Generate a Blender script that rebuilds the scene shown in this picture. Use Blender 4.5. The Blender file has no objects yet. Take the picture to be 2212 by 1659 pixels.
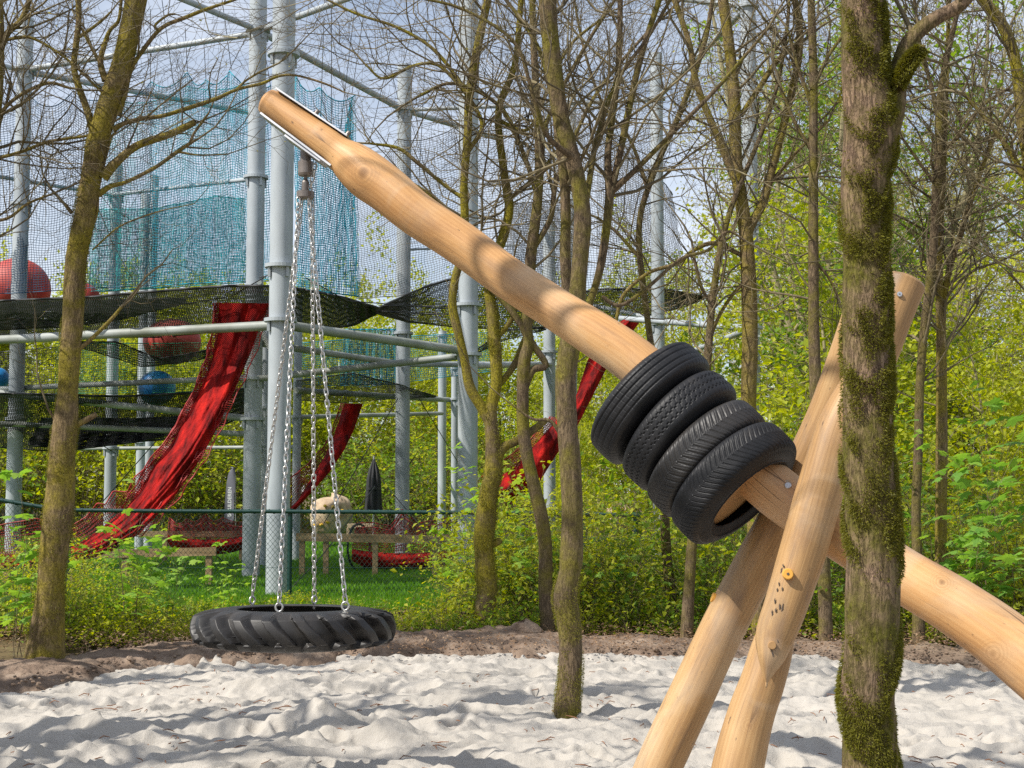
import bpy, math, random
import numpy as np
from mathutils import Vector

# ------------------------------------------------------------------ camera, light, exposure
C = bpy.context.scene.collection
SC = bpy.context.scene
FPX, CX, CY, HZ = 3072.0, 1106.0, 829.5, 1055.0      # focal length, centre and horizon in photo display pixels
CAMH = 1.5
TH = math.atan((HZ - CY) / FPX)
cd = bpy.data.cameras.new('camera'); cam = bpy.data.objects.new('camera', cd); C.objects.link(cam)
cd.sensor_width = 36; cd.lens = 50; cd.clip_end = 1000
cam.location = (0, 0, CAMH); cam.rotation_euler = (math.pi / 2 + TH, 0, 0)
SC.camera = cam

SUN_DIR = Vector((-0.80, -0.42, 1.02)).normalized()     # towards the sun
elev = math.asin(SUN_DIR.z); azim = math.atan2(SUN_DIR.x, SUN_DIR.y)
w = bpy.data.worlds.new('World'); SC.world = w; w.use_nodes = True
nt = w.node_tree; nt.nodes.clear()
def nd(t, ty, **k):
    n = t.nodes.new(ty)
    for a, b in k.items():
        if a == 'inp':
            for i, v in b.items(): n.inputs[i].default_value = v
        else: setattr(n, a, b)
    return n
sky = nd(nt, 'ShaderNodeTexSky', sky_type='NISHITA', sun_disc=False, sun_elevation=elev, sun_rotation=azim,
         air_density=1.0, dust_density=0.6, ozone_density=1.6)
geo = nd(nt, 'ShaderNodeTexCoord')
mp = nd(nt, 'ShaderNodeMapping'); mp.inputs['Scale'].default_value = (1.2, 1.2, 3.2)
nt.links.new(geo.outputs['Generated'], mp.inputs['Vector'])
cn = nd(nt, 'ShaderNodeTexNoise', inp={'Scale': 2.3, 'Detail': 7.0, 'Roughness': 0.55, 'Distortion': 0.4})
nt.links.new(mp.outputs[0], cn.inputs['Vector'])
cr = nd(nt, 'ShaderNodeMapRange', inp={'From Min': 0.40, 'From Max': 0.72, 'To Min': 0.25, 'To Max': 0.9})
nt.links.new(cn.outputs['Fac'], cr.inputs['Value'])
mx = nd(nt, 'ShaderNodeMix', data_type='RGBA')
mx.inputs[7].default_value = (7.8, 8.2, 9.0, 1)
nt.links.new(cr.outputs[0], mx.inputs[0]); nt.links.new(sky.outputs[0], mx.inputs[6])
bg = nd(nt, 'ShaderNodeBackground', inp={'Strength': 0.112}); ow = nd(nt, 'ShaderNodeOutputWorld')
nt.links.new(mx.outputs[2], bg.inputs[0]); nt.links.new(bg.outputs[0], ow.inputs[0])
sl = bpy.data.lights.new('sun', 'SUN'); sl.energy = 5.0; sl.angle = math.radians(0.6); sl.color = (1, 0.95, 0.87)
so = bpy.data.objects.new('sun', sl); C.objects.link(so)
so.rotation_euler = (-SUN_DIR).to_track_quat('-Z', 'Y').to_euler()
SC.view_settings.view_transform = 'Standard'; SC.view_settings.look = 'None'
SC.view_settings.exposure = 0.24; SC.view_settings.gamma = 1.0
SC.render.engine = 'CYCLES'
SC.cycles.max_bounces = 6; SC.cycles.diffuse_bounces = 3; SC.cycles.glossy_bounces = 2
SC.cycles.transmission_bounces = 4; SC.cycles.transparent_max_bounces = 8
SC.cycles.caustics_reflective = False; SC.cycles.caustics_refractive = False
SC.cycles.use_denoising = False

# ------------------------------------------------------------------ helpers
RNG = np.random.default_rng(7)
random.seed(7)
def P(px, py, D):
    """world point seen at photo display pixel (px,py), D metres away along the view's ground direction"""
    x = (px - CX) / FPX; y = (CY - py) / FPX
    dy = math.cos(TH) - y * math.sin(TH); dz = math.sin(TH) + y * math.cos(TH)
    return np.array([x / dy * D, D, CAMH + dz / dy * D])
def GX(px, D): return (px - CX) / FPX * D
def unit(v):
    v = np.asarray(v, float); return v / (np.linalg.norm(v, axis=-1, keepdims=True) + 1e-12)

class Lattice:
    def __init__(s, seed): s.t = np.random.default_rng(seed).random((256, 256))
    def __call__(s, x, y):
        xi = np.floor(x).astype(int); yi = np.floor(y).astype(int); fx = x - xi; fy = y - yi
        fx = fx * fx * (3 - 2 * fx); fy = fy * fy * (3 - 2 * fy); t = s.t
        a = t[xi % 256, yi % 256]; b = t[(xi + 1) % 256, yi % 256]; c = t[xi % 256, (yi + 1) % 256]; d = t[(xi + 1) % 256, (yi + 1) % 256]
        return (a * (1 - fx) + b * fx) * (1 - fy) + (c * (1 - fx) + d * fx) * fy
LA = Lattice(3)
def fbm(x, y, o=4):
    r = 0; a = .5; s = 0
    for i in range(o):
        r = r + a * LA(x * 2 ** i + 17 * i, y * 2 ** i + 31 * i); s += a; a *= .5
    return r / s

class MB:
    """collects geometry and links it as ONE mesh object"""
    def __init__(s): s.v = []; s.q = []; s.t = []; s.n = 0; s.r = []; s.uv = []; s.hasr = False; s.hasuv = False
    def add(s, v, q=None, t=None, rnd=None, uv=None):
        v = np.asarray(v, np.float32).reshape(-1, 3)
        if q is not None and len(q): s.q.append(np.asarray(q, np.int64) + s.n)
        if t is not None and len(t): s.t.append(np.asarray(t, np.int64) + s.n)
        s.v.append(v); s.n += len(v)
        if rnd is not None: s.hasr = True
        s.r.append(np.full(len(v), 0.5, np.float32) if rnd is None else np.broadcast_to(np.asarray(rnd, np.float32), (len(v),)))
        if uv is not None: s.hasuv = True
        s.uv.append(np.zeros((len(v), 2), np.float32) if uv is None else np.asarray(uv, np.float32))
    def tube(s, pts, rad, sides=6, cap=True, jit=0.0, rng=None, uvs=False, oval=None):
        pts = np.asarray(pts, float); n = len(pts); rad = np.broadcast_to(np.asarray(rad, float), (n,))
        T = np.gradient(pts, axis=0); T = unit(T)
        m = np.abs(T.mean(0)); ref = np.zeros(3); ref[int(np.argmin(m))] = 1
        U = unit(np.cross(T, ref)); V = np.cross(T, U)
        a = np.arange(sides) / sides * 2 * np.pi
        R = rad[:, None] * np.ones(sides)
        if jit: R = R * (1 + jit * ((rng or RNG).random((n, sides)) - .5))
        ca = np.cos(a); sa = np.sin(a)
        X = pts[:, None, :] + U[:, None, :] * (R * ca)[..., None] + V[:, None, :] * (R * sa)[..., None]
        i = np.arange(n - 1)[:, None] * sides; j = np.arange(sides)[None, :]; k = (j + 1) % sides
        q = np.stack([i + j, i + k, i + sides + k, i + sides + j], -1).reshape(-1, 4)
        v = X.reshape(-1, 3); t = None
        if cap:
            b = n * sides; v = np.vstack([v, X[0], X[-1], pts[:1], pts[-1:]]); jj = np.arange(sides); kk = (jj + 1) % sides; e = b + 2 * sides
            t = np.vstack([np.stack([np.full(sides, e), b + kk, b + jj], -1), np.stack([np.full(sides, e + 1), b + sides + jj, b + sides + kk], -1)])
        s.add(v, q, t)
    def box(s, c, h, R=None):
        c = np.asarray(c, float); h = np.asarray(h, float)
        v = np.array([[x, y, z] for x in (-1, 1) for y in (-1, 1) for z in (-1, 1)], float) * h
        if R is not None: v = v @ np.asarray(R).T
        s.add(v + c, [[0, 1, 3, 2], [4, 6, 7, 5], [0, 4, 5, 1], [2, 3, 7, 6], [0, 2, 6, 4], [1, 5, 7, 3]])
    def bar(s, a, b, hw, hh):
        a = np.asarray(a, float); b = np.asarray(b, float); d = b - a; L = np.linalg.norm(d); d = d / L
        up = np.array([0, 0, 1.]) if abs(d[2]) < .9 else np.array([0, 1., 0]); sd = unit(np.cross(d, up)); up = np.cross(sd, d)
        s.box((a + b) / 2, (L / 2, hw, hh), np.stack([d, sd, up], 1))
    def grid(s, X, uv=None, closeu=False):
        """X: (n,m,3)"""
        n, m = X.shape[:2]; i = np.arange(n - 1)[:, None] * m
        j = np.arange(m if closeu else m - 1)[None, :]; k = (j + 1) % m
        q = np.stack([i + j, i + k, i + m + k, i + m + j], -1).reshape(-1, 4)
        s.add(X.reshape(-1, 3), q, uv=None if uv is None else uv.reshape(-1, 2))
    def strands(s, A, r, sides=3):
        """A: (k,n,3) k polylines of n points each, as thin prisms"""
        k, n = A.shape[:2]; T = unit(np.gradient(A, axis=1)); ref = np.array([.31, .17, .93])
        U = unit(np.cross(T, ref)); V = np.cross(T, U); a = np.arange(sides) / sides * 2 * np.pi + .3
        X = A[:, :, None, :] + r * (U[:, :, None, :] * np.cos(a)[:, None] + V[:, :, None, :] * np.sin(a)[:, None])
        K = np.arange(k)[:, None, None] * n * sides; i = np.arange(n - 1)[None, :, None] * sides; j = np.arange(sides)[None, None, :]; jj = (j + 1) % sides
        q = np.stack([K + i + j, K + i + jj, K + i + sides + jj, K + i + sides + j], -1).reshape(-1, 4)
        s.add(X.reshape(-1, 3), q)
    def build(s, name, mat, parent=None, smooth=True, loc=None):
        V = np.vstack(s.v) if s.v else np.zeros((0, 3), np.float32)
        inv = np.zeros(3)
        if loc is not None: inv = np.asarray(loc, float)
        elif parent is not None: inv = np.array(ABS.get(parent.name, (0, 0, 0)))
        V = (V - inv).astype(np.float32)
        q = np.vstack(s.q) if s.q else np.zeros((0, 4), int); t = np.vstack(s.t) if s.t else np.zeros((0, 3), int)
        me = bpy.data.meshes.new(name); me.vertices.add(len(V)); me.vertices.foreach_set('co', V.ravel())
        nl = len(q) * 4 + len(t) * 3; me.loops.add(nl)
        li = np.concatenate([q.ravel(), t.ravel()]).astype(np.int32); me.loops.foreach_set('vertex_index', li)
        me.polygons.add(len(q) + len(t))
        st = np.concatenate([np.arange(len(q)) * 4, len(q) * 4 + np.arange(len(t)) * 3]).astype(np.int32)
        me.polygons.foreach_set('loop_start', st)
        me.polygons.foreach_set('use_smooth', np.full(len(q) + len(t), smooth))
        me.update(calc_edges=True)
        if s.hasr:
            a = me.attributes.new('rnd', 'FLOAT', 'POINT'); a.data.foreach_set('value', np.concatenate(s.r).astype(np.float32))
        if s.hasuv:
            u = me.uv_layers.new(name='UVMap'); u.data.foreach_set('uv', np.vstack(s.uv)[li].astype(np.float32).ravel())
        me.materials.append(mat)
        o = bpy.data.objects.new(name, me); C.objects.link(o)
        if parent is not None: o.parent = parent; ABS[o.name] = tuple(inv)
        elif loc is not None: o.location = loc; ABS[o.name] = tuple(inv)
        else: ABS[o.name] = (0, 0, 0)
        return o
ABS = {}
def thing(name, loc, label, cat, group=None):
    o = bpy.data.objects.new(name, None); C.objects.link(o); o.location = tuple(float(v) for v in loc); ABS[o.name] = tuple(o.location)
    o.empty_display_size = .2
    return tag(o, label, cat, group)
def tag(o, label=None, cat=None, group=None, kind=None):
    if label: o['label'] = label
    if cat: o['category'] = cat
    if group: o['group'] = group
    if kind: o['kind'] = kind
    return o
def dup(src, loc, rz=0, sc=1.0, label=None):
    r = src.copy(); C.objects.link(r); r.location = loc; r.rotation_euler = (0, 0, rz); r.scale = (sc, sc, sc) if not isinstance(sc, tuple) else sc
    if label: r['label'] = label
    for ch in src.children:
        c = ch.copy(); C.objects.link(c); c.parent = r
    return r
def crom(pts, sub):
    """Catmull-Rom through rows of pts"""
    p = np.asarray(pts, float)
    if len(p) < 3: 
        t = np.linspace(0, 1, sub + 1)[:, None]; return p[0] * (1 - t) + p[-1] * t
    q = np.vstack([2 * p[0] - p[1], p, 2 * p[-1] - p[-2]]); out = []
    for i in range(1, len(q) - 2):
        t = np.linspace(0, 1, sub, endpoint=False)[:, None]
        a, b, c, d = q[i - 1], q[i], q[i + 1], q[i + 2]
        out.append(.5 * ((2 * b) + (-a + c) * t + (2 * a - 5 * b + 4 * c - d) * t ** 2 + (-a + 3 * b - 3 * c + d) * t ** 3))
    out.append(p[-1:]); return np.vstack(out)
def poly(pts, u):
    """sample polyline rows at parameters u in 0..1 by x-length of the first two columns"""
    p = np.asarray(pts, float); L = np.concatenate([[0], np.cumsum(np.linalg.norm(np.diff(p[:, :2], axis=0), axis=1))]); L /= L[-1]
    return np.stack([np.interp(u, L, p[:, i]) for i in range(p.shape[1])], -1)

# ------------------------------------------------------------------ materials
def new_mat(name):
    m = bpy.data.materials.new(name); m.use_nodes = True; t = m.node_tree; t.nodes.clear()
    return m, t, nd(t, 'ShaderNodeOutputMaterial')
def ramp(t, src, stops):
    r = nd(t, 'ShaderNodeValToRGB'); e = r.color_ramp.elements
    while len(e) < len(stops): e.new(.5)
    for k, (p, c) in enumerate(stops): e[k].position = p; e[k].color = (*c, 1)
    t.links.new(src, r.inputs[0]); return r.outputs[0]
def coords(t, scale=(1, 1, 1), which='Object'):
    a = nd(t, 'ShaderNodeTexCoord'); m = nd(t, 'ShaderNodeMapping'); m.inputs['Scale'].default_value = scale
    t.links.new(a.outputs[which], m.inputs[0]); return m.outputs[0]
def noise(t, vec, scale, detail=5, rough=.55, dist=0.):
    n = nd(t, 'ShaderNodeTexNoise', inp={'Scale': scale, 'Detail': detail, 'Roughness': rough, 'Distortion': dist})
    if vec is not None: t.links.new(vec, n.inputs['Vector'])
    return n.outputs['Fac']
def bump(t, h, s, d, nrm=None):
    b = nd(t, 'ShaderNodeBump', inp={'Strength': s, 'Distance': d}); t.links.new(h, b.inputs['Height'])
    if nrm: t.links.new(nrm, b.inputs['Normal'])
    return b.outputs[0]
def mixc(t, f, a, b):
    m = nd(t, 'ShaderNodeMix', data_type='RGBA')
    for s, i in ((f, 0), (a, 6), (b, 7)):
        if hasattr(s, 'node'): t.links.new(s, m.inputs[i])
        else: m.inputs[i].default_value = s if i == 0 else (*s, 1)
    return m.outputs[2]
def math_(t, op, a, b=None, c=None):
    m = nd(t, 'ShaderNodeMath', operation=op)
    for i, s in enumerate((a, b, c)):
        if s is None: continue
        if hasattr(s, 'node'): t.links.new(s, m.inputs[i])
        else: m.inputs[i].default_value = s
    return m.outputs[0]
def M(name, stops, scale=5, stretch=(1, 1, 1), rough=.7, metal=0., bs=0., bd=.01, bscale=None, detail=5, spec=.5, which='Object', nrough=.55):
    m, t, o = new_mat(name); v = coords(t, stretch, which); f = noise(t, v, scale, detail, nrough)
    b = nd(t, 'ShaderNodeBsdfPrincipled', inp={'Roughness': rough, 'Metallic': metal, 'Specular IOR Level': spec})
    t.links.new(ramp(t, f, stops), b.inputs['Base Color'])
    if bs: t.links.new(bump(t, noise(t, v, bscale or scale * 3, 6, .6), bs, bd), b.inputs['Normal'])
    t.links.new(b.outputs[0], o.inputs[0]); return m
def leaf_mat(name, c0, c1, c2, tr=.45):
    m, t, o = new_mat(name)
    a = nd(t, 'ShaderNodeAttribute', attribute_name='rnd'); oi = nd(t, 'ShaderNodeObjectInfo')
    f = math_(t, 'MULTIPLY_ADD', oi.outputs['Random'], .35, math_(t, 'MULTIPLY', a.outputs['Fac'], .65))
    col = ramp(t, f, [(0, c0), (.5, c1), (1, c2)])
    d = nd(t, 'ShaderNodeBsdfPrincipled', inp={'Roughness': .5, 'Specular IOR Level': .25}); tl = nd(t, 'ShaderNodeBsdfTranslucent')
    t.links.new(col, d.inputs['Base Color'])
    hs = nd(t, 'ShaderNodeHueSaturation', inp={'Saturation': 1.1, 'Value': 1.5, 'Hue': .49}); t.links.new(col, hs.inputs['Color']); t.links.new(hs.outputs[0], tl.inputs[0])
    x = nd(t, 'ShaderNodeMixShader', inp={0: tr}); t.links.new(d.outputs[0], x.inputs[1]); t.links.new(tl.outputs[0], x.inputs[2]); t.links.new(x.outputs[0], o.inputs[0]); return m
def bark_mat(name, dark, light, moss, mth=.55, fine=26, msoft=.1, yel=None):
    m, t, o = new_mat(name)
    v = coords(t, (1, 1, .2)); v1 = coords(t)
    n1 = noise(t, v, fine, 8, .65, .3); n2 = noise(t, v1, 3.5, 4, .6)
    rn = noise(t, v, fine * .55, 5, .6, 1.2); rn2 = noise(t, coords(t, (1, 1, .45)), fine * 1.3, 4, .6, .5)
    rd = math_(t, 'ABSOLUTE', math_(t, 'SUBTRACT', rn, .5)); rd2 = math_(t, 'ABSOLUTE', math_(t, 'SUBTRACT', rn2, .5))
    cr = math_(t, 'MINIMUM', math_(t, 'MULTIPLY', math_(t, 'ADD', rd, math_(t, 'MULTIPLY', rd2, .5)), 8.), 1.)
    h = math_(t, 'MULTIPLY_ADD', cr, .5, n1)
    col = ramp(t, math_(t, 'MULTIPLY', h, .75), [(.25, dark), (.62, tuple((a + b) / 2 for a, b in zip(dark, light))), (.9, light)])
    mo = ramp(t, n2, [(mth - msoft, (0, 0, 0)), (mth + msoft, (1, 1, 1))])
    fm = math_(t, 'MULTIPLY', mo, math_(t, 'MINIMUM', math_(t, 'MULTIPLY', n1, 1.9), 1.))
    mc = ramp(t, noise(t, v1, 60, 3), [(.3, tuple(c * .55 for c in moss)), (.7, yel or moss)])
    b = nd(t, 'ShaderNodeBsdfPrincipled', inp={'Roughness': .9, 'Specular IOR Level': .15})
    t.links.new(mixc(t, fm, col, mc), b.inputs['Base Color'])
    t.links.new(bump(t, math_(t, 'MULTIPLY_ADD', noise(t, v1, 90, 3), .3, h), .8, .008), b.inputs['Normal'])
    t.links.new(b.outputs[0], o.inputs[0]); return m

def wood_mat(name, knots, axis_uv=True, c0=(.40, .19, .070), c1=(.60, .33, .135), c2=(.70, .44, .21), rough=.5, grime=.38):
    m, t, o = new_mat(name)
    tc = nd(t, 'ShaderNodeTexCoord')
    v = coords(t, (7, 1.1, 1), 'UV'); vs = coords(t, (2.0, .9, 1), 'UV'); vo = coords(t)
    big = noise(t, vs, 1.6, 3, .5, .6)
    g = nd(t, 'ShaderNodeTexWave', wave_type='BANDS', bands_direction='X', inp={'Scale': 1.3, 'Distortion': 9., 'Detail': 3., 'Detail Scale': .7, 'Detail Roughness': .6}); t.links.new(v, g.inputs['Vector'])
    fine = noise(t, coords(t, (60, 2.2, 1), 'UV'), 2.2, 5, .6)
    f = math_(t, 'ADD', math_(t, 'MULTIPLY', big, .72), math_(t, 'ADD', math_(t, 'MULTIPLY', g.outputs['Fac'], .07), math_(t, 'MULTIPLY', fine, .24)))
    col = ramp(t, f, [(.28, c0), (.5, c1), (.72, c2)])
    stain = ramp(t, noise(t, coords(t, (3, 1.6, 1), 'UV'), 2.4, 6, .65), [(.56, (0, 0, 0)), (.72, (1, 1, 1))])
    col = mixc(t, math_(t, 'MULTIPLY', stain, .42), col, (.24, .155, .10))
    gr = ramp(t, noise(t, coords(t, (2.4, 1.0, 1), 'UV'), 1.9, 6, .7, .8), [(.50, (0, 0, 0)), (.66, (1, 1, 1))])
    col = mixc(t, math_(t, 'MULTIPLY', gr, grime), col, (.22, .15, .10))
    sp = ramp(t, noise(t, coords(t, (9, 4.5, 1), 'UV'), 3.1, 2, .5), [(.70, (0, 0, 0)), (.75, (.8, .8, .8))]); col = mixc(t, sp, col, (.10, .06, .04))
    col = mixc(t, ramp(t, noise(t, coords(t, (1.3, 2.2, 1), 'UV'), 1.1, 3, .5, 1.), [(.5, (0, 0, 0)), (.7, (.45, .45, .45))]), col, (.62, .50, .36))
    ck = nd(t, 'ShaderNodeTexVoronoi', feature='DISTANCE_TO_EDGE', inp={'Scale': 1.0}); t.links.new(coords(t, (9, .55, 1), 'UV'), ck.inputs['Vector'])
    cm = math_(t, 'MULTIPLY', math_(t, 'LESS_THAN', ck.outputs['Distance'], .012), ramp(t, noise(t, coords(t, (2, 1, 1), 'UV'), 1.7, 2), [(.52, (0, 0, 0)), (.60, (.75, .75, .75))]))
    col = mixc(t, cm, col, (.13, .075, .04))
    for k in knots:
        vs_ = nd(t, 'ShaderNodeVectorMath', operation='DISTANCE'); t.links.new(vo, vs_.inputs[0]); vs_.inputs[1].default_value = tuple(k[:3]); R = k[3]
        dd = math_(t, 'DIVIDE', vs_.outputs['Value'], R)
        dd = math_(t, 'ADD', dd, math_(t, 'MULTIPLY', math_(t, 'SUBTRACT', big, .5), .9))
        ring = math_(t, 'MULTIPLY_ADD', math_(t, 'SINE', math_(t, 'MULTIPLY', dd, 16.)), .5, .5)
        fall = ramp(t, math_(t, 'MULTIPLY', dd, .4), [(0.05, (1, 1, 1)), (.9, (0, 0, 0))])
        col = mixc(t, math_(t, 'MULTIPLY', math_(t, 'MULTIPLY', fall, ring), .55), col, (.33, .18, .08))
        core = ramp(t, dd, [(.32, (1, 1, 1)), (.5, (0, 0, 0))])
        col = mixc(t, math_(t, 'MULTIPLY', core, .6), col, (.20, .10, .045))
    b = nd(t, 'ShaderNodeBsdfPrincipled', inp={'Roughness': rough, 'Specular IOR Level': .35})
    t.links.new(col, b.inputs['Base Color'])
    t.links.new(bump(t, math_(t, 'ADD', fine, math_(t, 'MULTIPLY', stain, .4)), .25, .004), b.inputs['Normal'])
    t.links.new(b.outputs[0], o.inputs[0]); return m

m_steel = M('galvanised_steel', [(.25, (.27, .30, .32)), (.5, (.38, .415, .435)), (.8, (.47, .51, .53))], 3.2, (1, 1, .35), rough=.5, metal=.0, bs=.12, bd=.004, bscale=20)
m_beamsteel = M('weathered_steel_tube', [(.3, (.17, .18, .14)), (.5, (.28, .30, .27)), (.75, (.42, .45, .44))], 1.4, (1, 1, 1), rough=.55, metal=.0, bs=.15, bd=.004, bscale=14)
m_plate = M('steel_plate', [(.3, (.45, .45, .46)), (.7, (.65, .65, .66))], 9, rough=.35, metal=.8)
m_swivel = M('brown_grey_steel', [(.3, (.17, .145, .13)), (.7, (.26, .225, .20))], 12, rough=.42, metal=.45)
m_chain = M('zinc_chain', [(.3, (.46, .45, .43)), (.7, (.66, .65, .62))], 30, rough=.33, metal=.75)
m_rubber = M('tyre_rubber', [(.35, (.010, .0105, .012)), (.62, (.020, .020, .022)), (.85, (.055, .05, .045))], 7, rough=.5, bs=.25, bd=.002, bscale=120, spec=.28)
m_rubber2 = M('dusty_tyre_rubber', [(.3, (.015, .0145, .015)), (.62, (.034, .031, .029)), (.85, (.085, .075, .065))], 6, rough=.48, bs=.2, bd=.002, bscale=90, spec=.45)
m_netblack = M('black_net', [(.3, (.012, .012, .012)), (.7, (.03, .03, .028))], 30, rough=.6)
m_netblue = M('blue_net', [(.4, (.006, .23, .34)), (.6, (.012, .34, .45))], 1.5, rough=.6)
m_netnavy = M('dark_blue_net', [(.4, (.018, .06, .12)), (.6, (.025, .09, .16))], 1.5, rough=.6)
m_netteal = M('teal_net', [(.4, (.008, .27, .29)), (.6, (.012, .38, .37))], 1.5, rough=.6)
m_netgreen = M('green_net', [(.4, (.02, .22, .12)), (.6, (.04, .32, .17))], 1.5, rough=.6)
m_netgrey = M('grey_net', [(.4, (.10, .10, .10)), (.6, (.17, .165, .16))], 2, rough=.7)
m_netred = M('red_net', [(.35, (.22, .012, .010)), (.7, (.42, .02, .015))], 20, rough=.55)
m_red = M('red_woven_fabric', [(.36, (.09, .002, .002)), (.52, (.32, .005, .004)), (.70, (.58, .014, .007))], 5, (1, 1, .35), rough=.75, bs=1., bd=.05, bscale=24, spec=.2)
m_redlit = M('sunlit_red_mesh', [(.34, (.25, .006, .004)), (.52, (.5, .012, .008)), (.72, (.62, .03, .015))], 7, (1, 1, 1), rough=.7, bs=.6, bd=.03, bscale=30, spec=.2)  # brighter copy of the slide red; sunlight on the hammock bellies is in the colour
m_ballred = M('red_rubber_ball', [(.3, (.42, .04, .03)), (.7, (.55, .08, .055))], 2, rough=.6)
m_ballblue = M('blue_rubber_ball', [(.3, (.01, .16, .42)), (.7, (.02, .22, .52))], 2, rough=.4)
m_green = M('green_coated_steel', [(.3, (.006, .035, .03)), (.7, (.012, .055, .045))], 8, rough=.4)
m_plank = M('rough_timber', [(.3, (.20, .13, .06)), (.55, (.36, .25, .13)), (.8, (.50, .37, .20))], 2.0, (1, 6, 9), rough=.8, bs=.2, bd=.003)
m_flag = M('grey_banner_cloth', [(.3, (.10, .10, .125)), (.7, (.14, .14, .17))], 4, rough=.7)
m_white = M('white_print', [(.3, (.75, .75, .75)), (.7, (.8, .8, .8))], 4, rough=.7)
m_black = M('black_canvas', [(.3, (.012, .012, .014)), (.7, (.035, .035, .04))], 6, (4, 4, 1), rough=.6)
m_rock = M('tan_climbing_rock', [(.3, (.28, .19, .12)), (.55, (.50, .38, .25)), (.8, (.62, .50, .36))], 3, rough=.85, bs=.5, bd=.03)
m_yellow = M('yellow_plastic', [(.3, (.75, .45, .02)), (.7, (.8, .5, .03))], 4, rough=.4)
m_orange = M('orange_cap', [(.3, (.72, .34, .05)), (.7, (.80, .44, .09))], 20, rough=.5)
m_mark = M('charcoal_smudge', [(.3, (.06, .05, .045)), (.7, (.16, .12, .09))], 60, rough=.9)
m_endwood = M('sawn_end_wood', [(.3, (.42, .32, .22)), (.7, (.60, .48, .35))], 12, rough=.8)
m_bark = bark_mat('oak_bark', (.050, .034, .018), (.33, .24, .125), (.21, .17, .024), .50, 62, yel=(.36, .29, .045))
m_bark2 = bark_mat('grey_brown_bark', (.040, .028, .018), (.24, .175, .105), (.19, .16, .024), .54, 66, yel=(.24, .21, .04))
m_barkY = bark_mat('mossy_yellow_bark', (.075, .052, .03), (.26, .195, .105), (.18, .155, .018), .46, 60, yel=(.36, .30, .03))
m_barkD = bark_mat('old_mossy_bark', (.036, .022, .014), (.38, .26, .17), (.10, .090, .014), .52, 75, yel=(.17, .16, .025))
m_twig = M('twig_bark', [(.3, (.075, .055, .030)), (.55, (.17, .135, .07)), (.8, (.32, .27, .14))], 3, rough=.85)
m_twigB = M('far_branch_bark', [(.3, (.16, .135, .07)), (.55, (.30, .26, .14)), (.8, (.44, .39, .24))], .8, rough=.9)
m_birch = M('birch_bark', [(.35, (.12, .11, .10)), (.45, (.5, .5, .48)), (.8, (.62, .62, .60))], 6, (1, 1, 3), rough=.7)
m_sand = None
m_moss = leaf_mat('moss', (.085, .08, .014), (.19, .185, .022), (.32, .29, .04), .3)
m_leafY = leaf_mat('spring_leaf_yellow', (.20, .26, .025), (.38, .43, .035), (.56, .56, .07), .5)
m_leafG = leaf_mat('spring_leaf_green', (.09, .17, .025), (.19, .31, .035), (.32, .43, .05), .5)
m_leafO = leaf_mat('young_oak_leaf', (.26, .25, .07), (.38, .36, .08), (.48, .44, .12), .5)
m_leafM = leaf_mat('maple_leaf', (.13, .28, .05), (.22, .40, .06), (.36, .50, .08), .45)
m_grass = leaf_mat('grass_blade', (.055, .15, .012), (.11, .26, .018), (.20, .36, .03), .4)
m_litter = leaf_mat('dry_leaf', (.16, .09, .045), (.30, .19, .11), (.46, .34, .23), .2)

def sand_mat():
    m, t, o = new_mat('pale_sand'); v = coords(t)
    f = noise(t, v, 1.7, 6, .6); g = noise(t, v, 260, 2, .7); c = noise(t, v, 22, 6, .65)
    col = ramp(t, f, [(.3, (.40, .37, .325)), (.7, (.485, .45, .40))])
    col = mixc(t, ramp(t, g, [(.60, (0, 0, 0)), (.78, (.45, .45, .45))]), col, (.26, .22, .18))
    b = nd(t, 'ShaderNodeBsdfPrincipled', inp={'Roughness': .95, 'Specular IOR Level': .1})
    t.links.new(col, b.inputs['Base Color'])
    n1 = bump(t, c, .55, .02); n2 = bump(t, g, .5, .004, n1); t.links.new(n2, b.inputs['Normal']); t.links.new(b.outputs[0], o.inputs[0]); return m
m_sand = sand_mat()
m_soil = M('brown_soil', [(.3, (.14, .098, .072)), (.55, (.26, .19, .14)), (.8, (.38, .30, .23))], 5, rough=.95, bs=.9, bd=.03, bscale=24, detail=8, spec=.1)
m_floor = M('forest_floor', [(.3, (.07, .055, .03)), (.5, (.15, .11, .06)), (.75, (.20, .19, .08))], 1.6, rough=.95, bs=.6, bd=.04, spec=.1, detail=8)
m_lawn = M('lawn_ground', [(.3, (.035, .085, .012)), (.7, (.08, .17, .02))], 1.2, rough=.95, spec=.1, detail=8)

# ------------------------------------------------------------------ setting: ground, lawn, soil, sand
def edgeD(X, Y):
    """distance at which sand gives way to soil, by bearing"""
    px = CX + X / np.maximum(Y, 1) * FPX
    return np.interp(px, [-600, 0, 155, 260, 400, 620, 950, 1300, 1700, 1950, 2212, 2900], [9.9, 10.35, 10.75, 11.7, 12.25, 12.4, 12.75, 12.7, 12.5, 11.95, 11.6, 11.0])
def sheet(name, x0, x1, nx, y0, y1, ny, fz, mat, kind='structure'):
    x = np.linspace(x0, x1, nx); y = np.linspace(y0, y1, ny); X, Y = np.meshgrid(x, y)
    b = MB(); b.grid(np.stack([X, Y, fz(X, Y)], -1)); o = b.build(name, mat); tag(o, kind=kind); return o
def ground_z(X, Y):
    far = np.clip((Y - 44) / 60, 0, 1)
    return -.03 + .10 * (fbm(X * .5, Y * .5) - .5) * np.clip((Y - 14) / 2, 0, 1) * np.where(Y > 17, .3, 1) + far * 0.6 - .25 * ((Y > 2) & (Y < 12.0) & (np.abs(X) < 8))
sheet('ground', -160, 160, 260, -60, 260, 260, ground_z, m_floor)
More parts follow.
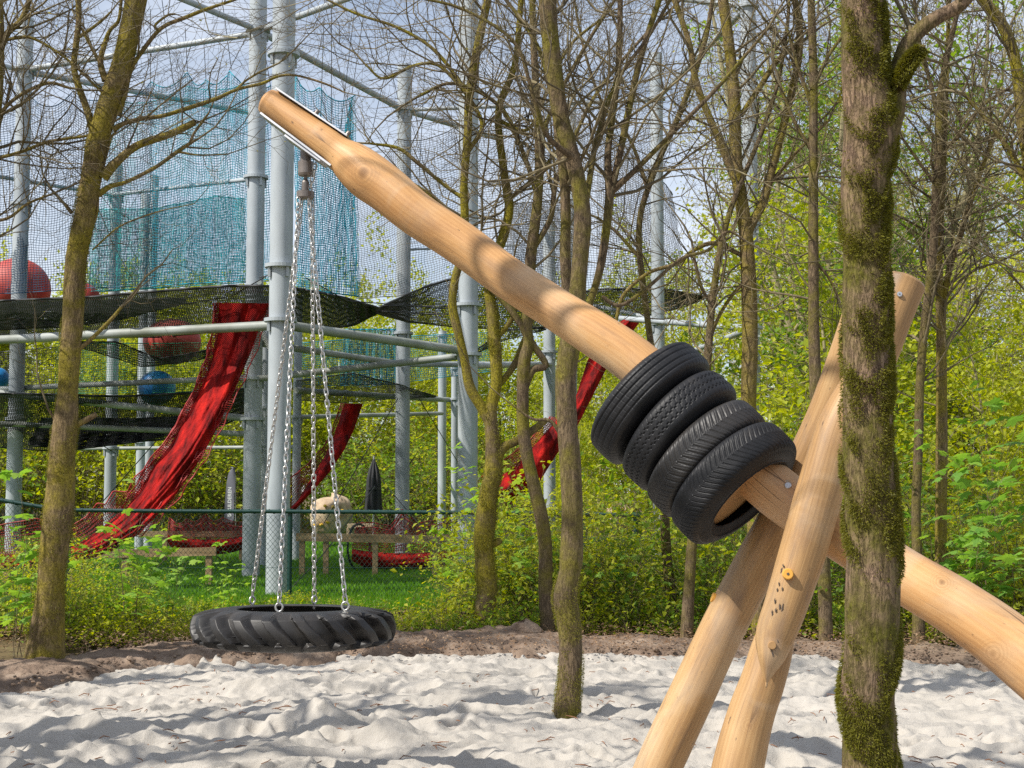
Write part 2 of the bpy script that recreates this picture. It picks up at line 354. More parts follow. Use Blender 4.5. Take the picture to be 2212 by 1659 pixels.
sheet('lawn', -16, 4.2, 80, 17.2, 44, 110, lambda X, Y: .0 + .05 * (fbm(X * .6, Y * .6) - .5) + .02 , m_lawn)
def sand_z(X, Y):
    wx = X + .35 * (fbm(X * .8, Y * .8, 2) - .5); wy = Y + .35 * (fbm(X * .8 + 9, Y * .8 + 4, 2) - .5)
    r = 1 - np.abs(2 * fbm(wx * 1.05, wy * 2.7, 3) - 1); r2 = 1 - np.abs(2 * fbm(wx * 4.2 + 5, wy * 5.5 + 8, 3) - 1)
    z = .072 * (r ** 2.2 - .5) + .028 * (r2 ** 2 - .5) + .05 * (fbm(X * 8, Y * 8, 5) - .5) * (.4 + fbm(X * 1.3, Y * 1.3, 2)) + .02 * (fbm(X * 26, Y * 26, 3) - .5)
    e = edgeD(X, Y); z = z * np.clip(1.2 - (Y - e) * .4, .2, 1)
    return z
def build_sand():
    nx, ny = 820, 640; x = np.linspace(-7, 7, nx); y = np.linspace(3.0, 13.5, ny) ; X, Y = np.meshgrid(x, y); Z = sand_z(X, Y)
    rng = np.random.default_rng(11)
    for k in range(800):
        cx, cy = rng.uniform(-6, 6), rng.uniform(5, 13); a = rng.uniform(0, np.pi); L = rng.uniform(.07, .15); W = L * rng.uniform(.35, .8); dp = rng.uniform(.010, .04)
        ix = slice(max(0, int((cx - .5 + 7) / 14 * nx)), min(nx, int((cx + .5 + 7) / 14 * nx))); iy = slice(max(0, int((cy - .5 - 3) / 10.5 * ny)), min(ny, int((cy + .5 - 3) / 10.5 * ny)))
        dx = X[iy, ix] - cx; dy = Y[iy, ix] - cy; u = (dx * np.cos(a) + dy * np.sin(a)) / L; v = (-dx * np.sin(a) + dy * np.cos(a)) / W; r = np.sqrt(u * u + v * v)
        Z[iy, ix] += -dp * np.exp(-r ** 4) + dp * .55 * np.exp(-((r - 1.45) / .35) ** 2)
    for (px, py, hh, rr) in ((690, 1560, .13, .24), (575, 1490, .07, .25), (855, 1590, .09, .16), (800, 1470, .05, .2), (150, 1570, .06, .3), (1380, 1470, .05, .3)):
        D = CAMH * FPX / (py - HZ); cx = GX(px, D); r = np.hypot((X - cx) / rr, (Y - D) / (rr * .8)); Z += hh * np.exp(-r ** 3) * (.75 + .5 * fbm(X * 14, Y * 14, 3))
    e = edgeD(X, Y); Z -= .16 * np.clip((Y - e - .15) / .5, 0, 1)
    b = MB(); b.grid(np.stack([X, Y, Z], -1)); tag(b.build('sand', m_sand), kind='structure')
build_sand()
def build_soil():
    nu, nv = 900, 90; px = np.linspace(-620, 2850, nu); t = np.linspace(0, 1, nv)
    PX, T = np.meshgrid(px, t); e = np.interp(px, [-600, 0, 155, 260, 400, 620, 950, 1300, 1700, 1950, 2212, 2900], [9.9, 10.35, 10.75, 11.7, 12.25, 12.4, 12.75, 12.7, 12.5, 11.95, 11.6, 11.0])
    e = e + .22 * (fbm(px * .012, px * 0 + 3, 3) - .5) * 2
    wdt = np.interp(px, [-600, 0, 300, 700, 1000, 1400, 2850], [2.6, 2.2, 1.7, 1.3, 1.6, 1.7, 2.2])
    Y = e + T * wdt; X = (PX - CX) / FPX * Y
    hmax = np.interp(px, [-600, 0, 300, 700, 950, 1060, 1200, 1600, 2200, 2850], [.12, .12, .12, .15, .2, .24, .16, .12, .10, .1])
    Z = -.09 + np.sin(np.clip(T * 1.15, 0, 1) * np.pi) ** .7 * (hmax + .06) + .10 * (fbm(X * 2.6, Y * 2.6, 4) - .45) + .07 * np.abs(fbm(X * 9, Y * 9, 4) - .5)
    Z = np.where(T > .93, Z * .2 - .05, Z)
    b = MB(); b.grid(np.stack([X, Y, Z], -1)); tag(b.build('soil', m_soil), kind='structure')
build_soil()
# clods of earth, dry leaf litter, grass and sand debris: nobody could count them
def blob(b, c, r, rng, n=7):
    u = np.linspace(0, np.pi, 5)[:, None]; v = np.linspace(0, 2 * np.pi, n, endpoint=False)[None]
    X = np.stack([np.sin(u) * np.cos(v), np.sin(u) * np.sin(v), np.cos(u) + 0 * v], -1) * r * (1 + .5 * (rng.random((5, n, 1)) - .5)); b.grid(X + c, closeu=True)
def debris():
    rng = np.random.default_rng(5); b = MB()
    for k in range(3500):
        px = rng.uniform(-100, 2400); e = float(edgeD(np.array((px - CX) / FPX), np.array(1.0))); D = e + rng.uniform(.12, 1.6)
        r = rng.uniform(.005, .02) * (1 if rng.random() < .93 else 1.8); blob(b, (GX(px, D), D, .03 + .05 * rng.random()), (r, r, r * .6), rng)
    blob(b, (GX(1135, 13.4), 13.4, .17), (.16, .10, .10), rng, 11)
    tag(b.build('soil_clods', m_soil, smooth=False), 'crumbly brown clods of earth scattered along the soil strip', 'clods', kind='stuff')
    b = MB(); n = 26000
    D = rng.uniform(12.4, 19.0, n); px = rng.uniform(-150, 2400, n); X = (px - CX) / FPX * D
    Z = .03 + .05 * rng.random(n) + np.where(D < 14.3, .10 * rng.random(n) + .04, 0)
    leaves(b, np.stack([X, D, Z], -1), .035, rng, flat=.75)
    tag(b.build('leaf_litter', m_litter, smooth=False), 'dry brown leaves covering the ground under the shrubs', 'leaf litter', kind='stuff')
    b = MB()
    for k in range(380):
        D = rng.uniform(7.2, 12.3); px = rng.uniform(-50, 2300)
        c = np.array([GX(px, D), D, float(sand_z(np.array([GX(px, D)]), np.array([D]))[0]) + .014]); a = rng.uniform(0, np.pi); L = rng.uniform(.010, .05)
        d = np.array([np.cos(a), np.sin(a), .1]) * L; mid = c + np.array([-d[1], d[0], .02]) * rng.uniform(-.4, .4) + (0, 0, .006)
        b.tube([c - d, mid, c + d], [.0025, .0035, .002], 4)
    tag(b.build('twig_debris', m_litter_twig), 'small reddish brown twigs and bark bits lying on the sand', 'twigs', kind='stuff')
def leaves(b, cen, size, rng, flat=0., rnd=None, asp=.55, droop=0):
    n = len(cen); d = unit(rng.normal(size=(n, 3)) * [1, 1, 1 - flat]); nn = rng.normal(size=(n, 3)) * (1 - flat) + np.array([0, 0, 1.]) * (flat * 3 + .55)
    s_ = unit(np.cross(d, nn)); L = size * rng.uniform(.6, 1.35, (n, 1)); W = L * asp
    up = np.cross(s_, d)
    v = np.stack([cen - d * L * .5, cen + s_ * W * .5 + up * L * .12, cen + d * L * .5, cen - s_ * W * .5 + up * L * .12], 1).reshape(-1, 3)
    i = np.arange(n)[:, None] * 4; t = np.concatenate([i + [0, 1, 2], i + [0, 2, 3]], 1).reshape(-1, 3)
    r = rng.random(n) if rnd is None else rnd
    b.add(v, t=t, rnd=np.repeat(r, 4))
m_litter_twig = M('dry_twig', [(.3, (.16, .07, .035)), (.7, (.30, .15, .08))], 40, rough=.9)
debris()
def grass():
    rng = np.random.default_rng(9); b = MB(); n = 90000
    D = 17.3 + 26 * rng.random(n) ** 1.5; px = rng.uniform(-80, 1120, n); X = (px - CX) / FPX * D
    h = rng.uniform(.03, .085, n) * (1 + .5 * (D < 19)); c = np.stack([X, D, np.full(n, .0)], -1)
    a = rng.uniform(0, np.pi, n); wd = (.004 + .00035 * D); s_ = np.stack([np.cos(a), np.sin(a), 0 * a], -1) * wd[:, None]
    tip = c + np.stack([rng.normal(0, .02, n), rng.normal(0, .02, n), h + .02], -1)
    v = np.stack([c - s_, c + s_, tip], 1).reshape(-1, 3); t = np.arange(3 * n).reshape(-1, 3)
    b.add(v, t=t, rnd=np.repeat(np.clip(fbm(X * 2, D * 2) * .6 + rng.random(n) * .4, 0, 1), 3))
    tag(b.build('grass', m_grass, smooth=False), 'short bright green grass of the lawn beyond the wire fence', 'grass', kind='stuff')
grass()

# ------------------------------------------------------------------ climbing frame of steel poles
ZR = 9.3
frame = thing('climbing_tower', (GX(605, 20), 20, 0), 'tall galvanised steel tower of poles and tubes holding up the climbing nets', 'climbing tower')
def pole(px, py, D, wpx, ptop=None, collars=(), mat=None):
    r = wpx * D / FPX / 2; c = P(px, py, D); top = 12.5 if ptop is None else P(px, ptop, D)[2]
    b = MB(); b.tube([(c[0], D, -.1), (c[0], D, top * .5), (c[0], D, top)], r, 28, cap=True)
    if ptop is None: b.tube([(c[0], D, top), (c[0], D, top + .02)], r * 1.02, 28)
    o = b.build('pole', m_steel, frame)
    for cy in collars:
        z = P(px, cy, D)[2]; k = MB(); k.tube([(c[0], D, z - .025), (c[0], D, z + .025)], r * 1.42, 28)
        for a in (0.6, 2.2, 3.8, 5.4): k.box((c[0] + math.cos(a) * r * 1.15, D + math.sin(a) * r * 1.15, z - .09), (.02, .02, .075))
        k.build('collar', m_steel, o, smooth=False)
    return c[0]
pole(607, 600, 20, 50, None, (575, 692, 118))
pole(549, 700, 24.2, 38, None, (66, 383, 818, 905))
pole(41, 640, 26.2, 33, 40, (150, 441, 905))
pole(871, 700, 29, 31, 141, (238, 720))
pole(1011, 700, 23.3, 43, None, (659, 766))
pole(955, 950, 38, 18, 715, (725,)); pole(982, 950, 35, 15, 790, (796, 862))
pole(1187, 900, 32, 26, 480, (760,)); pole(1420, 500, 28.6, 28, 116, (214, 700))
pole(1619, 300, 23.5, 33, None, (15, 485, 708))
pole(239, 1000, 30, 25, 355, (421, 968)); pole(305, 1000, 34, 22, 420, (955,))
pole(573, 900, 27, 15, 640, (880, 960)); pole(642, 900, 29.5, 18, 640, (900,))
pole(1236, 640, 35, 20, 180, (640,))
pole(330, 600, 33, 18, 380)
def beam(a, b, wpx, mat=None, name='crossbeam'):
    A = P(*a); B = P(*b); r = wpx * .5 * (a[2] + b[2]) / 2 / FPX; k = MB(); t = np.linspace(0, 1, 6)[:, None]
    k.tube(A * (1 - t) + B * t, r, 16); k.build(name, mat or m_beamsteel, frame)
for a, b_, w_ in (((-170, 743, 22.6), (590, 703, 20.2), 20), ((620, 703, 20.2), (1002, 758, 23.2), 20), ((566, 742, 24.2), (865, 786, 28.8), 14),
                  ((556, 818, 24.1), (1000, 769, 23.4), 15), ((640, 843, 28), (970, 864, 35), 12), ((648, 901, 30), (955, 893, 37), 9), ((170, 969, 32), (640, 966, 30), 8),
                  ((-100, 845, 27), (544, 815, 24.4), 12), ((-60, 843, 25), (545, 905, 24.6), 15), ((-60, 912, 26), (545, 938, 25), 12), ((560, 700, 24.4), (600, 790, 22), 12),
                  ((560, 610, 24), (575, 705, 27), 10)):
    beam(a, b_, w_)
for a, b_, w_ in (((290, -45, 21.8), (560, 66, 24.2), 14), ((553, 72, 24.2), (45, 152, 26.2), 13), ((45, 152, 26.2), (540, 243, 29.2), 13), ((-90, 118, 25), (40, 150, 26.2), 12),
                  ((562, 66, 24.2), (760, -7, 22.4), 14), ((566, 70, 24.2), (868, 236, 29), 15), ((871, 237, 29), (1080, 300, 32), 12), ((871, 238, 29), (1420, 215, 28.6), 9),
                  ((1420, 213, 28.6), (1612, 16, 23.5), 12), ((1400, -10, 24), (1619, 15, 23.5), 12), ((-60, 372, 26), (239, 421, 30), 9), ((239, 421, 30), (548, 386, 24.4), 9),
                  ((886, 787, 29), (1187, 787, 32), 12), ((1020, 790, 24), (1190, 787, 32), 12), ((1340, 688, 28), (1619, 709, 23.6), 13), ((1500, 757, 28.6), (1617, 712, 23.8), 12),
                  ((1187, 640, 32), (1420, 690, 28.6), 9), ((860, 540, 29), (1120, 530, 30), 5)):
    beam(a, b_, w_, m_steel)
def cable(pts, r=.006, mat=None):
    b = MB(); b.tube([P(*p) for p in pts], r, 5); b.build('cable', mat or m_netblack, frame)
for a in [((275, 150, 26), (140, 165, 26)), ((325, 20, 26), (325, 178, 26)), ((400, 60, 25), (405, 155, 25)), ((440, 85, 25), (445, 172, 25)), ((412, 100, 25), (392, 170, 25)),
          ((535, 75, 24.4), (495, 152, 24.4)), ((566, 75, 24.4), (585, 190, 24.4)), ((480, 0, 24), (500, 150, 25)), ((350, 0, 24), (375, 180, 26)), ((700, 40, 23), (690, 320, 23)),
          ((716, 0, 23), (716, 300, 24)), ((765, 30, 24), (735, 280, 24)), ((790, 0, 25), (760, 205, 24)), ((820, 40, 26), (860, 215, 28)), ((845, 100, 27), (800, 300, 27)),
          ((900, 30, 27), (870, 140, 28)), ((655, 72, 24), (1010, 92, 26)), ((650, 95, 22), (980, 180, 30)), ((880, 238, 29), (930, 400, 29)), ((1300, 100, 27), (1310, 300, 28)),
          ((560, 60, 24), (640, 20, 22)), ((45, 150, 26), (130, 60, 24)), ((60, 155, 26), (300, 290, 29)), ((1010, 90, 23.3), (1110, 270, 30)), ((700, 0, 23), (745, 205, 22)), ((925, 0, 26), (905, 400, 29))]:
    cable(a, .0065)
for a in [((560, 600, 22), (620, 585, 20.2), (640, 600, 21)), ((380, 660, 22), (500, 640, 21), (590, 588, 20.1)), ((660, 600, 20.5), (750, 650, 22), (1010, 670, 23.3)), ((820, 672, 24), (1000, 682, 23.3)),
          ((820, 660, 24), (990, 662, 23.3)), ((915, 1145, 24), (823, 1035, 29)), ((630, 1270, 21), (700, 1195, 24), (810, 1050, 30)), ((455, 1192, 22), (505, 1230, 22.5)), ((840, 1070, 32), (900, 980, 29)),
          ((340, 950, 24), (150, 1165, 26)), ((860, 860, 28), (700, 1130, 26)), ((905, 860, 29), (990, 1000, 32)), ((250, 980, 28), (60, 860, 26))]:
    cable(a, .009)

# ------------------------------------------------------------------ nets
def netpatch(top, bot, nu, nv, r, mat, name, parent=None, pleat=.05, sub=1, seed=1, curve=0., jut=.0, pu=9.):
    """knotted net between an upper and a lower edge, both given as (px,py,D)"""
    U = np.linspace(0, 1, nu); Vv = np.linspace(0, 1, nv)
    a = poly(top, U); c = poly(bot, U)
    X = a[None] * (1 - Vv[:, None, None]) + c[None] * Vv[:, None, None]
    X[..., 0] += jut * np.sin(Vv[:, None] * 40 + 3 * np.sin(U[None] * 20)) + jut * 1.5 * (fbm(U[None] * 30 + seed, Vv[:, None] * 14) - .5)
    X[..., 1] += jut * 1.5 * (fbm(U[None] * 25 + seed + 50, Vv[:, None] * 18) - .5)
    X[..., 2] += pleat * np.sin(U[None] * 2 * np.pi * pu + 2 * fbm(U[None] * 6 + seed, Vv[:, None] * 2)) + curve * np.sin(np.pi * Vv[:, None])
    x = (X[..., 0] - CX) / FPX; y = (CY - X[..., 1]) / FPX; dy = math.cos(TH) - y * math.sin(TH); dz = math.sin(TH) + y * math.cos(TH)
    W = np.stack([x / dy * X[..., 2], X[..., 2], CAMH + dz / dy * X[..., 2]], -1)
    b = MB(); b.strands(W, r); b.strands(np.ascontiguousarray(W.transpose(1, 0, 2)), r)
    b.strands(W[:1], r * 2.2, 5); b.strands(W[-1:], r * 1.8, 5)
    return b.build(name, mat, parent), W
def scallop(peaks, sag):
    out = []
    for p, q in zip(peaks[:-1], peaks[1:]):
        for t in np.linspace(0, 1, 9, endpoint=False):
            out.append(tuple(p[i] * (1 - t) + q[i] * t + (sag * 4 * t * (1 - t) if i == 1 else 0) for i in range(3)))
    return out + [peaks[-1]]
o, _ = netpatch(scallop([(-160, 235, 26.5), (-60, 225, 26.5), (70, 212, 26.5), (158, 196, 26.3), (250, 188, 26.2), (325, 176, 26)], 26), [(-160, 640, 26), (60, 632, 26), (200, 622, 26), (335, 617, 25.6)], 82, 78, .0050, m_netnavy, 'climbing_net', pleat=.1, jut=1.2)
tag(o, 'dark blue grey safety net hanging behind the forked tree at the left', 'net')
o, _ = netpatch(scallop([(325, 176, 26), (405, 155, 25.8), (445, 170, 25.6), (495, 152, 25.2), (585, 185, 24.8)], 22), [(325, 617, 25.6), (430, 612, 25.2), (590, 604, 24.6)], 46, 76, .0052, m_netblue, 'climbing_net', pleat=.08, jut=1.2, seed=4)
tag(o, 'bright blue net with a scalloped top edge just left of the nearest pole', 'net')
o, _ = netpatch(scallop([(575, 160, 27.2), (400, 185, 27.8), (250, 215, 28.4)], 20)[::-1], [(190, 630, 27.5), (400, 618, 27), (585, 608, 26.5)], 74, 80, .0042, m_netteal, 'climbing_net', pleat=.12, jut=1.5, seed=8)
tag(o, 'second layer of blue green net hanging behind the bright blue net', 'net')
o, _ = netpatch([(200, 452, 29), (330, 452, 29), (400, 438, 28.5), (468, 424, 28), (528, 430, 28)], [(190, 632, 28.5), (350, 622, 28), (532, 610, 27.5)], 110, 56, .006, m_netteal, 'climbing_net', pleat=.25, jut=1., seed=12, pu=14)
tag(o, 'dense teal net box behind the blue net, with a peaked top edge', 'net')
o, _ = netpatch(scallop([(636, 160, 22.4), (690, 188, 22.4), (767, 205, 22.6)], 22), [(640, 622, 21.5), (700, 630, 21.6), (776, 640, 22)], 26, 80, .0052, m_netblue, 'climbing_net', pleat=.05, jut=1., seed=20)
_
tag(o, 'narrow blue net directly to the right of the nearest pole', 'net')
o, _ = netpatch([(636, 300, 23.4), (700, 320, 23.4), (742, 300, 23.4), (760, 210, 23.2)], [(640, 628, 22.8), (700, 632, 23), (740, 636, 23), (774, 640, 23)], 34, 70, .006, m_netblue, 'climbing_net', pleat=.06, jut=1., seed=23)
tag(o, 'turquoise inner net behind the narrow blue net and the hanging chains', 'net')
o, _ = netpatch(scallop([(748, 392, 27), (860, 300, 28), (1000, 262, 30), (1110, 250, 30), (1236, 240, 31), (1330, 300, 30), (1420, 235, 29)], 18), [(770, 645, 26), (860, 640, 26), (985, 600, 27), (1110, 600, 28), (1200, 640, 28), (1330, 625, 29), (1420, 622, 29)], 112, 66, .0046, m_netgrey, 'climbing_net', pleat=.12, jut=1.6, seed=30)
tag(o, 'wide grey net hanging behind the bare tree stems in the middle', 'net')
o, _ = netpatch([(1290, 250, 29), (1360, 330, 28.8), (1440, 400, 28.6), (1452, 420, 28.6)], [(1290, 630, 29), (1360, 628, 29), (1440, 625, 29), (1487, 625, 29)], 40, 64, .005, m_netgrey, 'climbing_net', pleat=.1, jut=1.2, seed=33)
tag(o, 'grey net bell curving outward at its lower right corner', 'net')
o, _ = netpatch([(1105, 440, 33), (1236, 430, 33)], [(1085, 620, 33), (1260, 620, 33)], 50, 50, .008, m_netgrey, 'climbing_net', pleat=.2, jut=1., seed=36)
tag(o, 'dense pale grey net square far behind the bare middle stems', 'net')
o, _ = netpatch([(120, 742, 28), (350, 742, 27), (560, 738, 27)], [(120, 850, 28), (350, 848, 27), (545, 842, 27)], 90, 22, .0042, m_netgreen, 'climbing_net', pleat=.06, jut=1., seed=40)
tag(o, 'green net between the two black net floors on the left', 'net')
o, _ = netpatch([(640, 742, 30), (800, 730, 31), (1060, 718, 32)], [(640, 830, 30), (800, 835, 31), (1075, 800, 32)], 92, 22, .005, m_netblue, 'climbing_net', pleat=.1, jut=1., seed=43)
tag(o, 'blue net of the lower level behind the steel tubes', 'net')
o, _ = netpatch([(745, 712, 30), (790, 712, 30), (868, 712, 30)], [(735, 830, 30), (790, 830, 30), (880, 830, 30)], 40, 34, .008, m_netblue, 'climbing_net', pleat=.12, seed=44)
tag(o, 'dense turquoise net panel low down beside the grey pole', 'net')
o, _ = netpatch([(-80, 760, 28), (0, 760, 28), (180, 745, 28)], [(-80, 850, 28), (0, 850, 28), (180, 850, 28)], 50, 20, .0036, m_netgrey, 'climbing_net', pleat=.06, jut=1., seed=46)
tag(o, 'pale net strip at the left edge below the black floor', 'net')

def floorpatch(top, bot, nu, nv, r, label, under=None, seed=1, mat=None, pl=.1):
    o, W = netpatch(top, bot, nu, nv, r, mat or m_netblack, 'net_floor', pleat=pl, seed=seed, jut=1.2)
    tag(o, label, 'net floor'); return o
floorpatch([(-120, 664, 22.4), (0, 650, 21.5), (200, 641, 21), (350, 628, 20.6), (500, 617, 20.3), (590, 618, 20.2)],
           [(-120, 728, 27), (0, 722, 27), (200, 728, 27), (350, 728, 27), (470, 716, 27), (590, 706, 26)], 190, 34, .009, 'black net floor sagging above the long tube at the left', seed=51)
floorpatch([(-120, 668, 23.4), (0, 656, 23.5), (160, 652, 23.5), (260, 648, 23.6), (400, 645, 23)],
           [(-120, 716, 25), (0, 712, 25), (150, 705, 25), (260, 690, 25), (400, 655, 24)], 130, 30, .0085, 'doubled black net layer under the balls at the left', seed=52)
floorpatch([(605, 618, 20.3), (650, 624, 20.6), (740, 642, 22), (818, 665, 24)], [(605, 706, 26), (700, 712, 26), (765, 703, 25), (820, 674, 24)], 84, 30, .0095, 'black net floor right of the nearest pole, coming to a point', seed=53)
floorpatch([(812, 668, 24), (870, 640, 25), (930, 615, 26), (985, 600, 27), (1110, 598, 29), (1200, 640, 28)], [(812, 676, 24), (880, 695, 27), (985, 706, 29), (1110, 712, 31), (1200, 706, 31)], 120, 30, .0095, 'black net floor rising behind the second thick pole', seed=54)
floorpatch([(1190, 640, 28), (1300, 625, 29), (1420, 622, 29), (1522, 640, 30)], [(1190, 706, 31), (1300, 690, 31), (1400, 682, 31), (1480, 662, 31), (1524, 644, 30)], 100, 26, .0095, 'black net floor tapering to a point at the right', seed=55)
floorpatch([(150, 738, 25), (250, 738, 25), (345, 775, 25.5), (430, 760, 25), (500, 745, 25)], [(150, 742, 26), (230, 768, 26), (310, 792, 26), (345, 789, 26), (430, 778, 26), (500, 750, 26)], 90, 14, .006, 'black net sling hanging below the long tube', seed=56)
floorpatch([(-120, 852, 24), (0, 850, 24), (130, 853, 24), (250, 856, 24.6), (350, 852, 25), (470, 846, 25), (545, 838, 25)], [(-120, 962, 27), (0, 966, 27), (110, 974, 27), (200, 962, 27), (350, 950, 27), (450, 930, 27), (545, 892, 27)], 180, 40, .0088, 'large black net floor of the lower level at the left', seed=57)
floorpatch([(90, 905, 26.6), (300, 905, 27), (420, 900, 27)], [(60, 960, 26), (150, 972, 26), (300, 954, 26), (420, 925, 26.5)], 110, 26, .011, 'dense black net layer beneath the lower floor', seed=59)
floorpatch([(640, 822, 27), (760, 806, 27), (860, 830, 28), (942, 856, 30)], [(640, 864, 30), (740, 870, 30), (840, 862, 30), (940, 858, 30)], 100, 22, .0055, 'grey black net floor above the second red slide', seed=58)
floorpatch([(1010, 768, 26), (1090, 715, 27), (1180, 705, 27)], [(1010, 772, 27), (1090, 735, 28), (1180, 712, 27)], 60, 8, .006, 'thin black net edge behind the mossy stems', seed=60)

# ------------------------------------------------------------------ red slides, troughs, balls
def chute(left, right, parent, depth=.25, ns=70, nc=16, name='chute', mat=None, wr=.05, seed=0):
    U = np.linspace(0, 1, ns); V = np.linspace(0, 1, nc); a = poly(left, U); c = poly(right, U)
    X = a[:, None] * (1 - V[None, :, None]) + c[:, None] * V[None, :, None]
    X[..., 2] += depth * np.sin(np.pi * V)[None] + wr * 3.2 * (fbm(V[None] * 7 + U[:, None] * 3 + seed, U[:, None] * 5 + V[None] * 1.5 + seed, 3) - .5) + wr * .5 * np.sin(V[None] * 13 + 5 * U[:, None]) + wr * 1.2 * (fbm(U[:, None] * 16 + seed, V[None] * 4) - .5)
    x = (X[..., 0] - CX) / FPX; y = (CY - X[..., 1]) / FPX; dy = math.cos(TH) - y * math.sin(TH); dz = math.sin(TH) + y * math.cos(TH)
    W = np.stack([x / dy * X[..., 2], X[..., 2], CAMH + dz / dy * X[..., 2]], -1)
    b = MB(); b.grid(W); b.grid(W[:, ::-1] + np.array([0, .012, 0])); return b.build(name, mat or m_red, parent)
L1_ = [(473, 655, 21.6), (470, 718, 21.6), (457, 778, 21.5), (430, 845, 21.5), (393, 918, 21.4), (367, 961, 21.4), (335, 1003, 21.3), (302, 1055, 21.3), (271, 1099, 21.2), (219, 1141, 21.2), (165, 1178, 21.2), (60, 1196, 21.4), (-60, 1200, 21.6)]
R1_ = [(582, 655, 21.3), (557, 718, 21.2), (543, 758, 21.2), (520, 811, 21.1), (497, 865, 21), (467, 928, 21), (433, 991, 20.9), (383, 1065, 20.9), (344, 1108, 20.8), (298, 1155, 20.8), (240, 1192, 20.8), (120, 1232, 21), (-60, 1226, 21.2)]
s1 = thing('net_slide', P(320, 1150, 21), 'long red fabric slide curving down left from the black floor to the ground', 'slide')
chute(L1_, R1_, s1, -.22, 160, 44, wr=.05)
netpatch([(462, 655, 21.5), (458, 718, 21.4), (444, 778, 21.4), (418, 845, 21.3), (380, 918, 21.3), (350, 961, 21.2), (323, 989, 21.2), (310, 1015, 21.2), (292, 1031, 21.1), (276, 1062, 21.1), (246, 1060, 21.1), (228, 1090, 21), (209, 1087, 21), (186, 1118, 21), (150, 1138, 21), (80, 1120, 21), (20, 1130, 21), (-60, 1150, 21)],
         [(p[0] + 6, p[1], p[2]) for p in L1_], 170, 13, .005, m_netred, 'side_net', s1, pleat=.02, jut=1.5)
netpatch([(p[0] - 12, p[1], p[2] - .03) for p in L1_[:9]], [(p[0] + 26, p[1], p[2] - .03) for p in L1_[:9]], 100, 7, .006, m_netred, 'edge_net', s1, pleat=.02, jut=3)
netpatch([(p[0] - 14, p[1] + 2, p[2] - .03) for p in R1_[:10]], [(p[0] + 9, p[1] + 5, p[2] - .03) for p in R1_[:10]], 110, 5, .005, m_netred, 'edge_net', s1, pleat=.02, jut=3)
def loop_rope(pts, r, mat, name, parent):
    b = MB(); b.tube(crom([P(*p) for p in pts], 5), r, 6); return b.build(name, mat, parent)
s2 = thing('net_slide', P(640, 1100, 29), 'smaller red net slide descending behind the hanging chains', 'slide')
chute([(744, 872, 30), (724, 935, 30), (702, 985, 29.6), (674, 1030, 29.4), (645, 1078, 29), (618, 1108, 29)], [(784, 872, 30), (764, 930, 30), (742, 975, 29.6), (712, 1020, 29.4), (675, 1062, 29), (632, 1108, 29)], s2, -.15, 50, 10, wr=.02)
netpatch([(736, 872, 30.2), (716, 935, 30), (698, 965, 29.8), (668, 1000, 29.6), (634, 1028, 29.2), (600, 1060, 29)], [(760, 872, 30), (740, 935, 30), (716, 985, 29.8), (690, 1030, 29.6), (655, 1075, 29.2), (622, 1110, 29)], 70, 12, .0065, m_netred, 'side_net', s2, pleat=.02, jut=.8)
s3 = thing('net_slide', P(1090, 1060, 26), 'red slide seen between the bare stems behind the wooden beam', 'slide')
chute([(1345, 690, 27.8), (1318, 718, 27.6), (1270, 775, 27.4), (1243, 860, 27), (1205, 905, 26.6), (1160, 955, 26.4), (1110, 1010, 26), (1060, 1045, 26)], [(1385, 692, 27.8), (1350, 738, 27.6), (1308, 800, 27.2), (1278, 860, 27), (1245, 925, 26.6), (1200, 985, 26.4), (1160, 1050, 26), (1090, 1100, 26)], s3, -.2, 60, 12)
netpatch([(1188, 900, 26.6), (1150, 945, 26.4), (1095, 990, 26), (1040, 1030, 26)], [(1212, 905, 26.6), (1170, 960, 26.4), (1120, 1010, 26), (1060, 1050, 26)], 44, 12, .006, m_netred, 'side_net', s3, pleat=.02, jut=.8)
def trough(x0, x1, ytop, ymid, ybot, D, label, peaks):
    o = thing('net_hammock', P((x0 + x1) / 2, ybot, D), label, 'hammock'); n = np.linspace(0, 1, 12)
    mid = [(x0 + (x1 - x0) * t, ymid - 12 * (abs(t - .45) * 2) ** 2, D) for t in n]; bot = [(x0 + (x1 - x0) * t, ybot - (ybot - ymid) * (abs(t - .45) * 1.85) ** 2.6, D + .3) for t in n]
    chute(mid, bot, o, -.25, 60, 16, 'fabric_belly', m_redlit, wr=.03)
    netpatch(peaks, mid, 66, 14, .0055, m_netred, 'side_net', o, pleat=.04, jut=1); 
    netpatch([(p[0], p[1] - 10, D + 1.1) for p in peaks], [(p[0], p[1], D + .9) for p in mid], 66, 12, .0055, m_netred, 'rear_net', o, pleat=.04, jut=1); return o
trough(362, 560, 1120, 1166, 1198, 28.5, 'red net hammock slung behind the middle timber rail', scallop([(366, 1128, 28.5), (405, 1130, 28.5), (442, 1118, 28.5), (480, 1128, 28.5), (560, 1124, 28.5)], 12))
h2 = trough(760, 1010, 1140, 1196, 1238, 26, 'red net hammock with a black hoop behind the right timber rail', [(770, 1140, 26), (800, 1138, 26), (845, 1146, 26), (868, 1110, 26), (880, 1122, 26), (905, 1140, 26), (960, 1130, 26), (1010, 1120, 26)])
loop_rope([(775 + 24 * math.cos(a), 1182 + 50 * math.sin(a), 26 + .35 * math.cos(a)) for a in np.linspace(0, 2 * np.pi, 20)], .022, m_netblack, 'hoop', h2)
def sphere(c, r, sq=1., n=40):
    u = np.linspace(0, np.pi, n // 2 + 1)[:, None]; v = np.linspace(0, 2 * np.pi, n, endpoint=False)[None]
    return np.stack([np.sin(u) * np.cos(v) * r, np.sin(u) * np.sin(v) * r, (np.cos(u) + 0 * v) * r * sq], -1) + c
